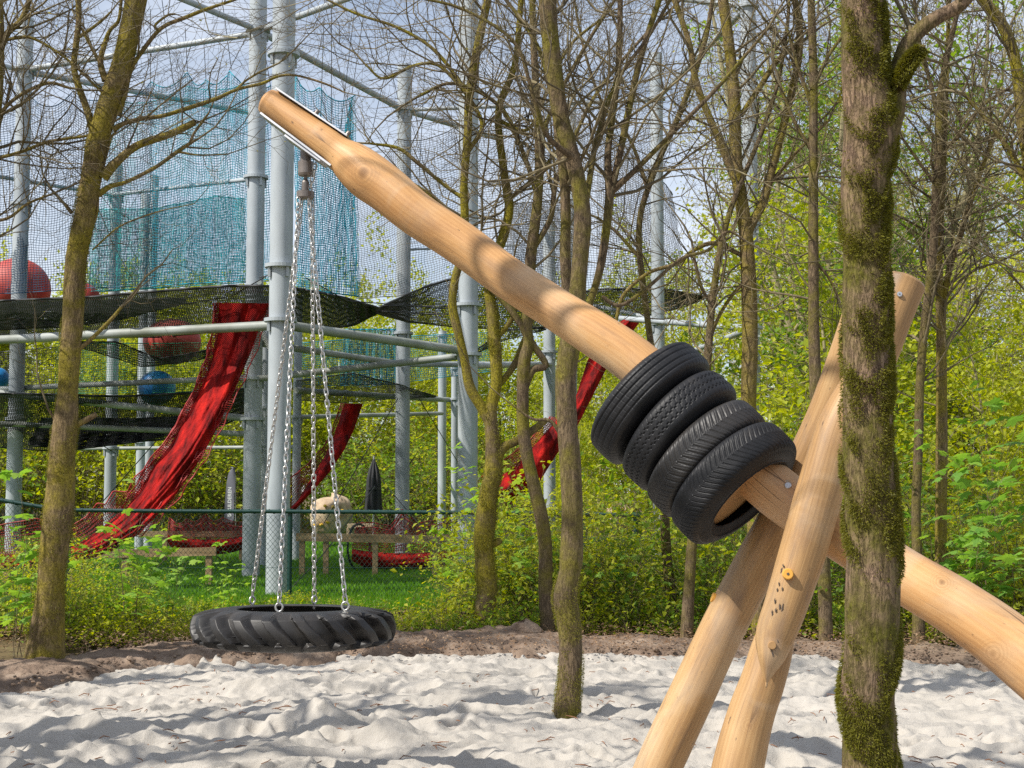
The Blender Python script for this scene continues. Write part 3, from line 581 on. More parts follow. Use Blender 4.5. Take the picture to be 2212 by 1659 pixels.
for px, py, rp, D, m_, sq, lab in ((38, 624, 70, 27.8, m_ballred, .95, 'largest red ball resting on the net floor at the left edge'), (180, 648, 37, 27.8, m_ballred, 1, 'small red ball just behind the leaning left trunk'),
                               (372, 738, 62, 27.6, m_ballred, .8, 'red ball under the upper black floor, beside the big slide'), (339, 838, 40, 27.4, m_ballblue, .95, 'blue ball on the lower black floor beside the red slide'), (-4, 818, 24, 27.4, m_ballblue, 1, 'blue ball cut off by the left edge of the photo')):
    c = P(px, py, D); r = rp * D / FPX; b = MB(); b.grid(sphere(c, r, sq), closeu=True)
    b.tube([c + (0, -r * 1.0, -r * .1), c + (0, -r * 1.012, -r * .1)], r * .06, 10); 
    tag(b.build('ball', m_, loc=(c[0], c[1], c[2] - r * sq)), lab, 'ball')

# ------------------------------------------------------------------ wire fence
fence = thing('wire_fence', (0, 19, 0), 'dark green chain link fence with a round top rail between the shrubs and the lawn', 'fence')
rail = [(-300, 1040, 19), (-100, 1066, 19), (0, 1080, 19), (90, 1095, 19), (165, 1102, 19), (350, 1104, 19), (628, 1105, 19), (980, 1107, 19), (1130, 1108, 19), (1385, 1113, 19)]
b = MB(); b.tube([P(*p) for p in rail], .026, 10); rl = b.build('top_rail', m_green, fence)
b = MB()
pts = np.array([P(*p) for p in rail]); seg = np.linspace(pts[0, 0], pts[-1, 0], 900)
hx = np.stack([seg, np.full(900, 18.99), np.interp(seg, pts[:, 0], pts[:, 2])], -1)
ang = np.arange(900) * .55; hel = hx + np.stack([0 * ang, np.cos(ang) * .030, np.sin(ang) * .030], -1); b.strands(hel[None], .004, 4); b.build('tie_wire', m_green, rl)
b = MB(); x0, x1 = pts[0, 0], pts[-1, 0]; cell = .066; zt = lambda x: np.interp(x, pts[:, 0], pts[:, 2])
for sgn in (1, -1):
    for s0 in np.arange(x0 - 1.4, x1 + 1.4, cell):
        z = np.linspace(.03, 1.5, 30); x = s0 + sgn * (z - .03) * .85; ok = (x > x0) & (x < x1) & (z < zt(x))
        if ok.sum() > 2: b.strands(np.stack([x[ok], 19 + .003 * sgn + 0 * z[ok], z[ok]], -1)[None], .0026)
b.build('wire_mesh', m_green, fence)
for px in (-200, 152, 628, 1132, 1262, 1372):
    b = MB(); x = GX(px, 19); z = float(zt(x)); b.tube([(x, 19.03, -.05), (x, 19.03, z + .02)], .034, 12); b.tube([(x, 19.03, z + .02), (x, 19.03, z + .04)], .038, 12); b.build('post', m_green, fence)
b = MB(); b.tube([(x0, 19, .45), (x1, 19, .45)], .003, 4); b.build('tension_wire', m_green, fence)

# ------------------------------------------------------------------ timber rails
def timber(label, a, c, posts, h, D, second=None):
    o = thing('timber_rail', (GX(posts[0], D), D, 0), label, 'rail')
    A = P(*a); B = P(*c); b = MB(); b.bar(A, B, .035, h); b.build('rail', m_plank, o, smooth=False)
    for px in posts:
        x = GX(px, D); b = MB(); z = np.interp(x, [A[0], B[0]], [A[2], B[2]]) - h; y = np.interp(x, [A[0], B[0]], [A[1], B[1]]) + .03
        b.bar((x, y, -.1), (x, y, z), .045, .045); b.build('post', m_plank, o, smooth=False)
    return o
timber('weathered timber rail nearest the fence on the left lawn', (-60, 1203, 22), (467, 1191, 22), (20, 157, 275, 455), .062, 22)
timber('timber rail between the red slide and the thick grey pole', (300, 1154, 29), (560, 1154, 29), (360, 453, 525), .06, 29)
timber('long timber rail in front of the hooped hammock', (640, 1160, 24.4), (990, 1166, 24.4), (655, 706, 812, 940), .068, 24.4)

# ------------------------------------------------------------------ banner, parasol, climbing rock
fl = thing('feather_banner', P(494, 1170, 33), 'narrow grey feather banner with white lettering left of the pole', 'banner')
y_ = [1128, 1120, 1100, 1080, 1060, 1040, 1025, 1016, 1011]; l_ = [484, 484, 485, 486, 488, 490, 493, 497, 502]; r_ = [504, 505, 506, 507, 507.5, 508, 508.5, 508, 505]
X = np.array([[P(l_[i] * (1 - t) + r_[i] * t, y_[i], 33 + .05 * math.sin(t * 3 + i * .4)) for t in np.linspace(0, 1, 6)] for i in range(9)])
b = MB(); b.grid(X); b.grid(X[:, ::-1] + (0, .01, 0)); b.build('cloth', m_flag, fl)
b = MB(); b.tube(crom([P(509, 1170, 33), P(508.5, 1060, 33), P(508.5, 1030, 33), P(504, 1012, 33), P(499, 1010, 33)], 4), .012, 6); b.build('pole', m_plate, fl)
tc = bpy.data.curves.new('lettering', 'FONT'); tc.body = 'BOULDEREN'; tc.size = .098; tc.extrude = .002; tc.offset = .0022; tc.align_x = 'LEFT'; tc.space_character = 1.05
to = bpy.data.objects.new('lettering', tc); C.objects.link(to); bpy.context.view_layer.update()
tme = bpy.data.meshes.new_from_object(to); bpy.data.objects.remove(to)
vv = np.array([v.co[:] for v in tme.vertices]); Ltxt = vv[:, 0].max(); want = (1116 - 1053) * 33 / FPX; sc_ = want / Ltxt
tp = P(499, 1116, 32.9); nv = np.stack([tp[0] - vv[:, 1] * sc_ * 1.0, np.full(len(vv), 32.9) - vv[:, 2] , tp[2] + vv[:, 0] * sc_], -1) - np.array(ABS[fl.name])
for i, v in enumerate(tme.vertices): v.co = nv[i]
tme.materials.clear(); tme.materials.append(m_white); to = bpy.data.objects.new('lettering', tme); C.objects.link(to); to.parent = fl

um = thing('parasol', (GX(808, 33), 33, 0), 'closed black parasol on a thin pole beyond the fence', 'parasol'); ux = GX(808, 33)
zz = [P(808, y, 33)[2] for y in (1106, 1085, 1060, 1035, 1015, 1000, 990)]; rr = [.175, .16, .15, .135, .10, .05, .012]
a = np.linspace(0, 2 * np.pi, 48, endpoint=False); X = np.array([[(ux + r * (1 + .22 * math.cos(8 * t)) * math.cos(t), 33 + r * (1 + .22 * math.cos(8 * t)) * math.sin(t), z) for t in a] for r, z in zip(rr, zz)])
b = MB(); b.grid(X, closeu=True); b.build('canopy', m_black, um)
b = MB(); b.tube([(ux, 33, -.05), (ux, 33, zz[-1] + .06)], .022, 8); b.build('pole', m_plate, um); b = MB(); b.tube([(ux, 33, zz[2] + .02), (ux, 33, zz[2] + .08)], .17, 20); b.build('strap', m_black, um)
def rock(px0, px1, py0, py1, D, label, seed):
    o = thing('climbing_rock', P((px0 + px1) / 2, py1, D), label, 'climbing rock'); c = P((px0 + px1) / 2, (py0 + py1) / 2, D); hw = (px1 - px0) / 2 * D / FPX * 1.2; hh = (py1 - py0) / 2 * D / FPX
    u = np.linspace(0, np.pi, 26)[:, None]; v = np.linspace(0, 2 * np.pi, 44, endpoint=False)[None]
    n = .84 + .32 * fbm(np.cos(v) * 2.2 + 7 + seed + 0 * u, np.sin(v) * 2.2 + u * 1.8, 4); sg = lambda a: np.sign(a) * np.abs(a) ** .72
    X = np.stack([sg(np.sin(u) * np.cos(v)) * hw * n, sg(np.sin(u)) * sg(np.sin(v)) * .7 * n, (sg(np.cos(u)) + 0 * v) * hh * n + .1 * hh * np.cos(v)], -1)
    b = MB(); b.grid(X + c, closeu=True); b.build('boulder', m_rock, o); rng = np.random.default_rng(seed)
    for k in range(9):
        h = MB(); p = c + (rng.uniform(-.75, .75) * hw, -.72, rng.uniform(-.8, .8) * hh); blob(h, p, (.05, .06, .035), rng, 8); h.build('hold', m_yellow, o)
rock(679, 752, 1073, 1158, 37, 'tan artificial climbing rock with yellow holds beyond the lawn', 3)
rock(1316, 1368, 1086, 1150, 37, 'tan climbing rock mostly hidden by shrubs under the car tyres', 8)
o = thing('bench', P(776, 1154, 35), 'low pale bench of stone between the rock and the hoop', 'bench')
b = MB(); b.bar(P(752, 1136, 35), P(806, 1136, 35), .2, .05); b.build('seat', m_rock, o, smooth=False)
for x_ in (758, 800): b = MB(); b.bar(P(x_, 1160, 35), P(x_, 1141, 35), .1, .08); b.build('leg', m_rock, o, smooth=False)

# ------------------------------------------------------------------ timber swing gallows
def log(name, pts, mat, parent, sides=40, sub=8, bumps=(), seed=0, capin=.02, flat=None, lump=.045, ext0=None):
    """peeled log through (px,py,D,width_px) rows; the outline keeps its widths, with gentle lumps"""
    R = []
    for p in pts:
        q = P(*p[:3]); R.append([*q, p[3] * p[2] / FPX / 2])
    R = crom(np.array(R), sub); c = R[:, :3]; rad = R[:, 3]; n = len(c)
    T = unit(np.gradient(c, axis=0)); ref = np.array([0, 1., 0]); U = unit(np.cross(T, ref)); V = np.cross(T, U)
    L = np.concatenate([[0], np.cumsum(np.linalg.norm(np.diff(c, axis=0), axis=1))]); a = np.linspace(0, 2 * np.pi, sides + 1)
    lum = 1 + lump * 2 * (fbm(np.cos(a)[None] * 1.1 + L[:, None] * 2.1 + seed * 9, np.sin(a)[None] * 1.1 + L[:, None] * .7 + 5, 3) - .5)
    Rr = rad[:, None] * lum
    for (l0, a0, amp, wl, wa) in bumps: 
        da = np.angle(np.exp(1j * (a - a0))); Rr = Rr + amp * np.exp(-((L[:, None] - l0) / wl) ** 2 - (da[None] / wa) ** 2)
    X = c[:, None] + (U[:, None] * np.cos(a)[None, :, None] + V[:, None] * np.sin(a)[None, :, None]) * Rr[..., None]
    uv = np.stack(np.broadcast_arrays(a[None] / (2 * np.pi), L[:, None]), -1)
    b = MB(); b.grid(X, uv=uv)
    for e, s_ in ((0, -1), (-1, 1)):         # rounded ends
        rings = [X[e]]; 
        for k, (sh, fw) in enumerate(((.93, .012), (.8, .018), (.4, .022), (.02, .023))): rings.append(c[e] + (X[e] - c[e]) * sh + T[e] * s_ * fw)
        Y = np.stack(rings); uu = np.stack(np.broadcast_arrays(a[None] / (2 * np.pi), (L[e] + s_ * np.array([0, .012, .03, .06, .1]))[:, None]), -1)
        if s_ < 0: Y = Y[::-1]; uu = uu[::-1]
        b.grid(Y, uv=uu)
    return b.build(name, mat, parent), c, T, rad
gall = thing('timber_swing', (GX(1640, 6.4), 6.4, 0), 'peeled blond timber swing frame with a long slanting beam on crossed legs', 'swing')
def kn(px, py, D, r, rr): 
    p = P(px, py, D) - np.array([0, r * .93, 0]); g = np.array(ABS[gall.name]); return (*(p - g), rr)
m_wood1 = wood_mat('peeled_beam_wood', [kn(790, 385, 7.1, .14, .05), kn(1172, 606, 6.75, .11, .035), kn(1060, 490, 6.9, .10, .03), kn(1310, 700, 6.6, .10, .03), kn(950, 505, 6.97, .1, .018), kn(2020, 1255, 6.0, .1, .03), kn(2130, 1400, 5.9, .12, .035), kn(700, 290, 7.2, .1, .014)])
m_wood2 = wood_mat('peeled_leg_wood', [kn(1655, 1375, 5.95, .1, .035), kn(1580, 1310, 6.5, .1, .03), kn(1470, 1560, 6.58, .1, .028), kn(1710, 1160, 6.02, .1, .022), kn(1610, 1560, 6.08, .1, .03), kn(1545, 1420, 6.6, .1, .02), kn(1790, 960, 6.08, .1, .02)], c0=(.24, .13, .055), c1=(.43, .255, .11), c2=(.54, .36, .175), grime=.6)
BE = [(580, 220, 7.28, 60), (600, 234, 7.27, 66), (655, 273, 7.22, 68), (705, 309, 7.17, 70), (734, 331, 7.15, 74), (762, 353, 7.13, 94), (795, 380, 7.1, 106), (838, 411, 7.06, 104), (900, 462, 7.0, 99), (1000, 528, 6.92, 95), (1100, 602, 6.83, 92),
      (1200, 668, 6.75, 93), (1290, 724, 6.67, 100), (1370, 780, 6.6, 104), (1480, 880, 6.5, 104), (1580, 975, 6.4, 106), (1690, 1072, 6.3, 113), (1800, 1143, 6.2, 112), (1950, 1243, 6.07, 116), (2070, 1316, 5.96, 124), (2212, 1420, 5.83, 138), (2400, 1590, 5.65, 145), (2560, 1770, 5.5, 148)]
bo, bc, bT, br = log('beam', BE, m_wood1, gall, bumps=((.62, -1.2, .014, .16, .9), (1.0, 1.6, .006, .2, .7)), lump=.05)
LEG1 = [(1885, 600, 6.36, 78), (1800, 860, 6.5, 84), (1745, 990, 6.55, 88), (1690, 1110, 6.58, 90), (1630, 1225, 6.6, 94), (1560, 1360, 6.6, 96), (1490, 1510, 6.58, 98), (1420, 1660, 6.56, 98), (1370, 1790, 6.55, 98)]
log('leg', LEG1, m_wood2, gall, seed=2)
LEG2a = [(1952, 612, 6.16, 94), (1925, 680, 6.14, 92), (1880, 800, 6.12, 90), (1815, 920, 6.08, 96), (1772, 1060, 6.04, 100), (1738, 1180, 6.02, 100), (1700, 1300, 6.0, 92), (1675, 1370, 5.99, 84), (1666, 1415, 5.965, 62), (1659, 1452, 5.96, 28), (1656, 1474, 5.96, 6)]
lo, lc, lT, lr = log('leg', LEG2a, m_wood2, gall, seed=4, lump=.03)
LEG2b = [(1682, 1345, 6.17, 70), (1668, 1400, 6.13, 88), (1648, 1470, 6.10, 94), (1622, 1545, 6.08, 100), (1598, 1640, 6.05, 108), (1575, 1760, 6.0, 112), (1550, 1900, 5.95, 112)]
log('leg', LEG2b, m_wood2, gall, seed=6, lump=.03)
def disc(c, nrm, r, h, mat, name, parent, seg=24, cone=.85):
    nrm = unit(nrm); b = MB(); c = np.asarray(c, float); b.tube([c - nrm * .02, c + nrm * h * .6, c + nrm * h], [r, r, r * cone], seg); return b.build(name, mat, parent)
vdir = lambda px, py: unit(P(px, py, 1.) - np.array([0, 0, CAMH]))
def cap_at(px, py, D, rpx, mat, h=.008, nm='bolt_cap', nrm=None, inner=None):
    p = P(px, py, D); n_ = np.array([-.15, -1, .1]) if nrm is None else np.array(nrm, float); o = disc(p, n_, rpx * D / FPX, h, mat, nm, gall)
    if inner: disc(p + unit(n_) * h, n_, rpx * D / FPX * .25, .002, inner, 'bolt_hole', o)
    return o
cap_at(1702, 1240, 6.02 - .113, 12, m_orange, .012, inner=m_mark)
cap_at(1668, 1394, 5.985 - .083, 9, m_wood2, .006, 'wood_plug')
cap_at(1943, 636, 6.15 - .096, 6, m_plate, .008, 'bolt', inner=m_mark)
cap_at(1700, 1046, 6.3 - .1, 10, m_endwood, .002, 'bolt_recess', nrm=(-.1, -1, .45)); cap_at(1702, 1049, 6.3 - .108, 7.5, m_plate, .006, 'bolt', nrm=(-.1, -1, .45))
cap_at(1582, 1305, 6.6, 12, m_orange, .10, nrm=(-1, -.05, .35))
rngm = np.random.default_rng(3)
for px, py in ((1692, 1222), (1688, 1232), (1683, 1262), (1679, 1274), (1690, 1272), (1674, 1298), (1684, 1310), (1690, 1312), (1668, 1324), (1676, 1318), (1690, 1358), (1680, 1385), (1684, 1392), (1666, 1400), (1669, 1412), (1675, 1398)):
    a_ = rngm.uniform(-.4, .4); L_ = rngm.uniform(.006, .017)
    # smudged crayon strokes lie on the leg: find the leg surface at this height
    i = int(np.argmin(np.abs(lc[:, 2] - P(px, py, 6)[2]))); x_ = P(px, py, lc[i, 1])[0] - lc[i, 0]; dep = math.sqrt(max(lr[i] ** 2 - x_ ** 2, 1e-5))
    p = P(px, py, lc[i, 1] - dep); b = MB(); d_ = np.array([math.sin(a_) * .6 + .15, 0, math.cos(a_)]) * L_; p = p + np.array([0, .0022, 0]); b.tube([p - d_, p - d_ * .3 + (.002, 0, 0), p + d_ * .2 - (.001, 0, 0), p + d_], [.001, .0038, .003, .001], 6); b.build('pencil_mark', m_mark, gall)
# steel plates clamped on the beam tip
Tt = bT[10]; pn = unit(np.cross(Tt, [0, 1, 0])); pn = pn if pn[2] > 0 else -pn; sd = np.cross(Tt, pn)
def plate(px0, py0, px1, py1, D0, D1, th, hw, nm, mat=m_plate):
    A = P(px0, py0, D0); B_ = P(px1, py1, D1); d = unit(B_ - A); s_ = unit(np.cross(d, pn)); u = np.cross(s_, d); b = MB(); b.box((A + B_) / 2, (np.linalg.norm(B_ - A) / 2, hw, th), np.stack([d, s_, u], 1)); return b.build(nm, mat, gall, smooth=False)
plate(604, 200, 757, 302, 7.27, 7.15, .004, .06, 'top_plate'); plate(571, 253, 722, 366, 7.27, 7.15, .005, .06, 'bottom_plate'); plate(622, 299, 698, 354, 7.23, 7.17, .006, .05, 'clamp_plate')
for px, py in ((683, 245), (750, 291)):
    p = P(px, py, 7.2); b = MB(); b.tube([p - pn * .03, p + pn * .01, p + pn * .02], [.012, .012, .009], 8); b.build('bolt', m_swivel, gall)

# ------------------------------------------------------------------ tractor tyre hanging from the swivel
DT = 7.25; sx = GX(654, DT)
sw = thing('tyre_swing', (sx - .02, DT, P(640, 1400, DT)[2]), 'large black tractor tyre hanging flat on four chains from the beam tip', 'swing')
z_ = lambda y: P(654, y, DT)[2]; k_ = DT / FPX
b = MB(); b.tube([(sx, DT, z_(y)) for y in (300, 349, 350, 375, 380, 381)], [12 * k_, 12 * k_, 17 * k_, 17 * k_, 15 * k_, 6 * k_], 28); sv = b.build('swivel', m_swivel, sw, smooth=False)
b = MB(); b.tube([(sx, DT, z_(y)) for y in (378, 386, 393, 395, 412, 414, 427, 429)], [4 * k_, 4 * k_, 8 * k_, 8.5 * k_, 8.5 * k_, 19 * k_, 19 * k_, 16 * k_], 28); b.build('chain_plate', m_swivel, sv, smooth=False)
def ring_pts(c, u, v, a, b_, n=16):
    t = np.linspace(0, 2 * np.pi, n + 1); return c + np.cos(t)[:, None] * u * a + np.sin(t)[:, None] * v * b_
def torus(b, c, u, v, a, b_, r, n=16, s=6):
    t = np.linspace(0, 2 * np.pi, n, endpoint=False); cen = c + np.cos(t)[:, None] * u * a + np.sin(t)[:, None] * v * b_; out = unit(np.cos(t)[:, None] * u * b_ + np.sin(t)[:, None] * v * a); w_ = np.cross(u, v)
    q = np.linspace(0, 2 * np.pi, s, endpoint=False); X = cen[:, None] + r * (out[:, None] * np.cos(q)[None, :, None] + w_ * np.sin(q)[None, :, None]); X = np.concatenate([X, X[:1]]); b.grid(X, closeu=True)
def link(b, c, d, side, hl, hw, r):
    t = np.linspace(0, 2 * np.pi, 12, endpoint=False); e = np.cos(t); f = np.sin(t); st = hl - hw
    cen = c + d * (np.sign(e) * st + e * hw)[:, None] + side * (f * hw)[:, None]; out = unit(d * e[:, None] + side * f[:, None]); w_ = np.cross(d, side)
    q = np.linspace(0, 2 * np.pi, 6, endpoint=False); X = cen[:, None] + r * (out[:, None] * np.cos(q)[None, :, None] + w_ * np.sin(q)[None, :, None]); b.grid(np.concatenate([X, X[:1]]), closeu=True)
def chain(A, B_, name, parent, pitch=.0305, hw=.0105, r=.0037, sag=0., rot=0.):
    A = np.asarray(A, float); B_ = np.asarray(B_, float); L = np.linalg.norm(B_ - A); n = int(round(L / pitch)); b = MB(); t = (np.arange(n) + .5) / n
    cen = A + (B_ - A) * t[:, None]; cen[:, 2] -= sag * 4 * t * (1 - t); rg = np.random.default_rng(int(abs(A[0]) * 1000) % 97)
    for i in range(n):
        d = unit((cen[min(i + 1, n - 1)] - cen[max(i - 1, 0)])); s0 = unit(np.cross(d, [math.sin(rot), math.cos(rot), 0.01])); s1 = np.cross(d, s0); ph = (i % 2) * math.pi / 2 + rg.normal(0, .16) + .5
        link(b, cen[i], d, s0 * math.cos(ph) + s1 * math.sin(ph), pitch * .5 + .0055, hw, r)
    return b.build(name, m_chain, parent)
RT = 204 * DT / FPX                                  # tyre radius from its half width in the photo
tcx = GX(640, DT); zt_ = P(640, 1316, DT)[2]; zb_ = P(640, 1394, DT)[2]
def tractor():
    n = 720; a = np.linspace(0, 2 * np.pi, n, endpoint=False); H = zt_ - zb_
    # half section from the bead on top, over the sidewall, across the tread, round to the bead underneath
    prof = [(.60, .985), (.585, 1.0), (.60, 1.02), (.66, 1.035), (.74, 1.03), (.82, .995), (.87, .94), (.90, .87)] + [(.915 + .035 * math.sin(math.pi * t), .85 - .70 * t) for t in np.linspace(0, 1, 26)] + [(.90, .13), (.87, .06), (.82, .005), (.74, -.03), (.66, -.035), (.60, -.02), (.585, 0), (.60, .015), (.65, .03), (.75, .04), (.84, .12), (.88, .3), (.895, .5), (.88, .7), (.84, .88), (.75, .96), (.65, .97), (.60, .985)]
    pr = np.array(prof); rr = pr[:, 0][None] * RT * np.ones((n, 1)); zz = zb_ + pr[:, 1][None] * H * np.ones((n, 1)); idx = np.arange(len(pr)); outer = ((idx >= 5) & (idx <= 36))[None]
    v = (pr[:, 1][None] - .5) * 2                     # 1 top, -1 bottom
    N = 20
    def lug(phase, sgn):
        # slanting bar reaching from the shoulder (s=1) to a little past the middle line
        s = v * sgn; sl = .60 * (1 - s) / 1.6 + .10 * np.clip(.3 - s, 0, 1)
        u = (a[:, None] * N / (2 * np.pi) + phase - sl * 1.25) % 1.0
        wd = .185 + .05 * np.clip(1 - s, 0, 1); e = np.clip((wd - np.abs(u - .5)) / .03, 0, 1); m = np.clip((s + (.62 if sgn > 0 else -.50)) / .05, 0, 1) * np.clip((1.04 - s) / .10, 0, 1)
        return e * m
    lg = np.maximum(lug(0, 1), lug(.62, -1)); lg = lg * outer
    rr = rr + lg * RT * .12 * np.clip(1.1 - np.maximum(np.abs(v) - .75, 0) * 2.3, 0, 1); rr = rr - outer * (1 - lg) * RT * .02
    X = np.stack([tcx + rr * np.cos(a)[:, None], DT + rr * np.sin(a)[:, None], zz], -1)
    # slight tilt: the near side hangs a touch lower
    X[..., 2] += (X[..., 1] - DT) * -.022 + (X[..., 0] - tcx) * -.004
    b = MB(); b.grid(np.concatenate([X, X[:1]])); return b.build('tyre', m_rubber2, sw)
tractor()
for px, py, s_, yy in ((545, 1300, -1, .30), (603, 1316, -1, -.30), (679, 1299, 1, .32), (746, 1313, 1, -.26)):
    D = DT + yy; top = np.array([sx + s_ * .026 + .012 * (yy > 0) - .006, DT + yy * .08, z_(430)]); bot = P(px, py - 12, D); chain(top, bot, 'chain', sw, rot=px)
    b = MB(); e = P(px, py - 2, D); torus(b, e + (0, 0, .004), np.array([1., 0, 0]) if yy < 0 else unit([.6, .8, 0]), np.array([0, 0, 1.]), .017, .020, .0055, 18, 7); b.tube([e - (0, 0, .045), e - (0, 0, .016)], .008, 8); b.tube([e - (0, 0, .034), e - (0, 0, .024)], .016, 12); b.build('eye_bolt', m_chain, sw)
chain(P(681, 355, DT - .02), P(668, 418, DT), 'safety_chain', sw, pitch=.028, sag=-.0, rot=2)

# ------------------------------------------------------------------ four car tyres threaded on the beam
i0 = int(np.argmin(np.abs(bc[:, 0] - P(1480, 880, 6.5)[0]))); ax = unit(bc[i0 + 9] - bc[i0 - 9])
upv = unit(np.array([0, 0, 1.]) - ax * ax[2]); sdv = np.cross(ax, upv)
def car_tyre(cpx, cpy, D, R, W, kind, label, mat, tilt=(0, 0)):
    c = P(cpx, cpy, D); t_ = unit(ax + upv * tilt[0] + sdv * tilt[1]); u_ = unit(upv - t_ * np.dot(upv, t_)); s_ = np.cross(t_, u_)
    n = 880; m = 56; a = np.linspace(0, 2 * np.pi, n, endpoint=False)[:, None]; x = np.linspace(-1, 1, m)[None]
    crown = R - .004 * x ** 2 - .030 * np.abs(x) ** 7 + 0 * a; g = np.zeros((n, m)); arc = a * R; X_ = x * W / 2
    def groove(d, w_, dp): return dp * np.clip(1.5 - np.abs(d) / w_, 0, 1)
    if kind == 0:
        for x0 in (-.56, -.2, .2, .56): g = np.maximum(g, groove(x - x0, .035, .006))
        u = (arc / .030 + .4 * x) % 1; g = np.maximum(g, groove((u - .5), .05, .0018) * ((np.abs(x) < .5) | (np.abs(x) > .62)))
    elif kind == 1:
        for x0 in (-.42, 0, .42): g = np.maximum(g, groove(x - x0 - .05 * np.sign(np.sin(arc / .03 * 2 * np.pi)), .035, .005))
        u = (arc / .030 + .15 * np.sin(x * 14)) % 1; g = np.maximum(g, groove(u - .5, .05, .0018))
    else:
        k = .034 if kind == 2 else .028
        u = ((arc + (.045 if kind == 2 else .06) * np.abs(x) ** 1.25 * np.sign(1)) / k) % 1; g = np.maximum(g, groove(u - .5, .08, .005) * (np.abs(x) > .04))
        u2 = ((arc + .05 * np.abs(x)) / (k / 3)) % 1; g = np.maximum(g, groove(u2 - .5, .13, .0022))
    rr = crown - g * np.clip((1.0 - np.abs(x)) / .06, .0, 1)
    side = [(1.0, 1.0), (1.05, .982), (1.10, .95), (1.15, .90), (1.18, .85), (1.17, .79), (1.12, .74), (1.04, .70), (.98, .675), (.93, .655), (.88, .655), (.87, .68), (.93, .71), (.97, .76), (.985, .82), (.965, .88), (.90, .93), (.80, .95)]
    rs = (R - .034)
    def sec(sg): return [(sg * p[0] * W / 2, p[1] * rs + .0) for p in side]
    A_ = np.array(sec(-1))[::-1][:-1]; B_ = np.array(sec(1))[1:]
    sh = np.abs(np.sin(a * 60)) > .5
    A1 = np.broadcast_to(A_[None], (n, len(A_), 2)); B1 = np.broadcast_to(B_[None], (n, len(B_), 2)); Mx = np.stack([np.broadcast_to(X_, (n, m)), rr], -1)
    S = np.concatenate([A1, Mx, B1, A1[:, :1]], 1).copy(); lenA = len(A_)
    S[..., 1][:, lenA - 3:lenA] -= .003 * sh; S[..., 1][:, lenA + m:lenA + m + 3] -= .003 * sh
    Xw = c + t_ * S[..., :1] + (u_ * np.cos(a)[:, :, None] + s_ * np.sin(a)[:, :, None]) * S[..., 1:2]
    b = MB(); b.grid(np.concatenate([Xw, Xw[:1]])); o = b.build('car_tyre', mat, loc=tuple(float(v) for v in c)); tag(o, label, 'tyre', 'car tyres on the beam')
    b = MB()
    for sg in (-1, 1):   # raised rim rib and lettering-like bars left plain
        torus(b, c + t_ * sg * W / 2 * 1.175, u_, s_, rs * .80, rs * .80, .0035, 90, 6)
    b.build('sidewall_rib', mat, o); return o
car_tyre(1405, 872, 6.57, .326, .165, 0, 'uppermost car tyre on the beam, with straight circumferential grooves', m_rubber)
car_tyre(1469, 932, 6.50, .314, .158, 1, 'second car tyre from the top, smoother with fine zigzag grooves', m_rubber, (.03, .02))
car_tyre(1527, 992, 6.43, .312, .158, 2, 'third car tyre from the top, dusty brown with a chevron tread', m_rubber2, (-.02, .05))
lowt = car_tyre(1586, 1045, 6.35, .318, .168, 3, 'lowest car tyre on the beam, black chevron tread with its open side showing', m_rubber, (-.02, .11))
b = MB(); cc = P(1586, 1045, 6.35); b.tube([cc - ax * .02, cc + ax * .045, cc + ax * .05], [.205, .205, .20], 48); b.build('wooden_disc', m_wood2, lowt)

# ------------------------------------------------------------------ trees
def perp_dirs(d, ang, rng):
    r = rng.normal(size=3); r -= d * np.dot(r, d); r = unit(r); return unit(d * math.cos(ang) + r * math.sin(ang))
def grow(b, p, d, L, r, lvl, mx, kids, rng, ends=None, up=.10, wig=.22, seg=.22, thin=.35, ang=(.5, 1.15), minr=.0014, flatD=1.):
    n = max(4, int(L / seg) + 2) if lvl < 3 else max(4, int(L / .06)); n = min(n, 14); pts = [np.asarray(p, float)]; dirs = [d]; st = L / (n - 1)
    for i in range(n - 1):
        d = unit(d + rng.normal(size=3) * wig * np.array([1, flatD, 1]) + np.array([0, 0, up])); pts.append(pts[-1] + d * st); dirs.append(d)
    rad = np.maximum(r * (1 - (1 - thin) * np.linspace(0, 1, n)), minr)
    b.tube(pts, rad, 7 if r > .03 else 5 if r > .008 else 3, cap=False)
    if ends is not None and lvl >= mx - 1: ends.extend(pts[1:])
    if lvl >= mx: return
    for k in range(kids[lvl]):
        t = rng.uniform(.18, 1.0) if k else 1.0; i = min(int(t * (n - 1)), n - 1); q = pts[i]
        grow(b, q, perp_dirs(dirs[i], rng.uniform(*ang) if k else .35, rng), L * rng.uniform(.42, .72), rad[i] * rng.uniform(.5, .75), lvl + 1, mx, kids, rng, ends, up * .8, wig * 1.1, seg, thin, ang, minr, flatD)
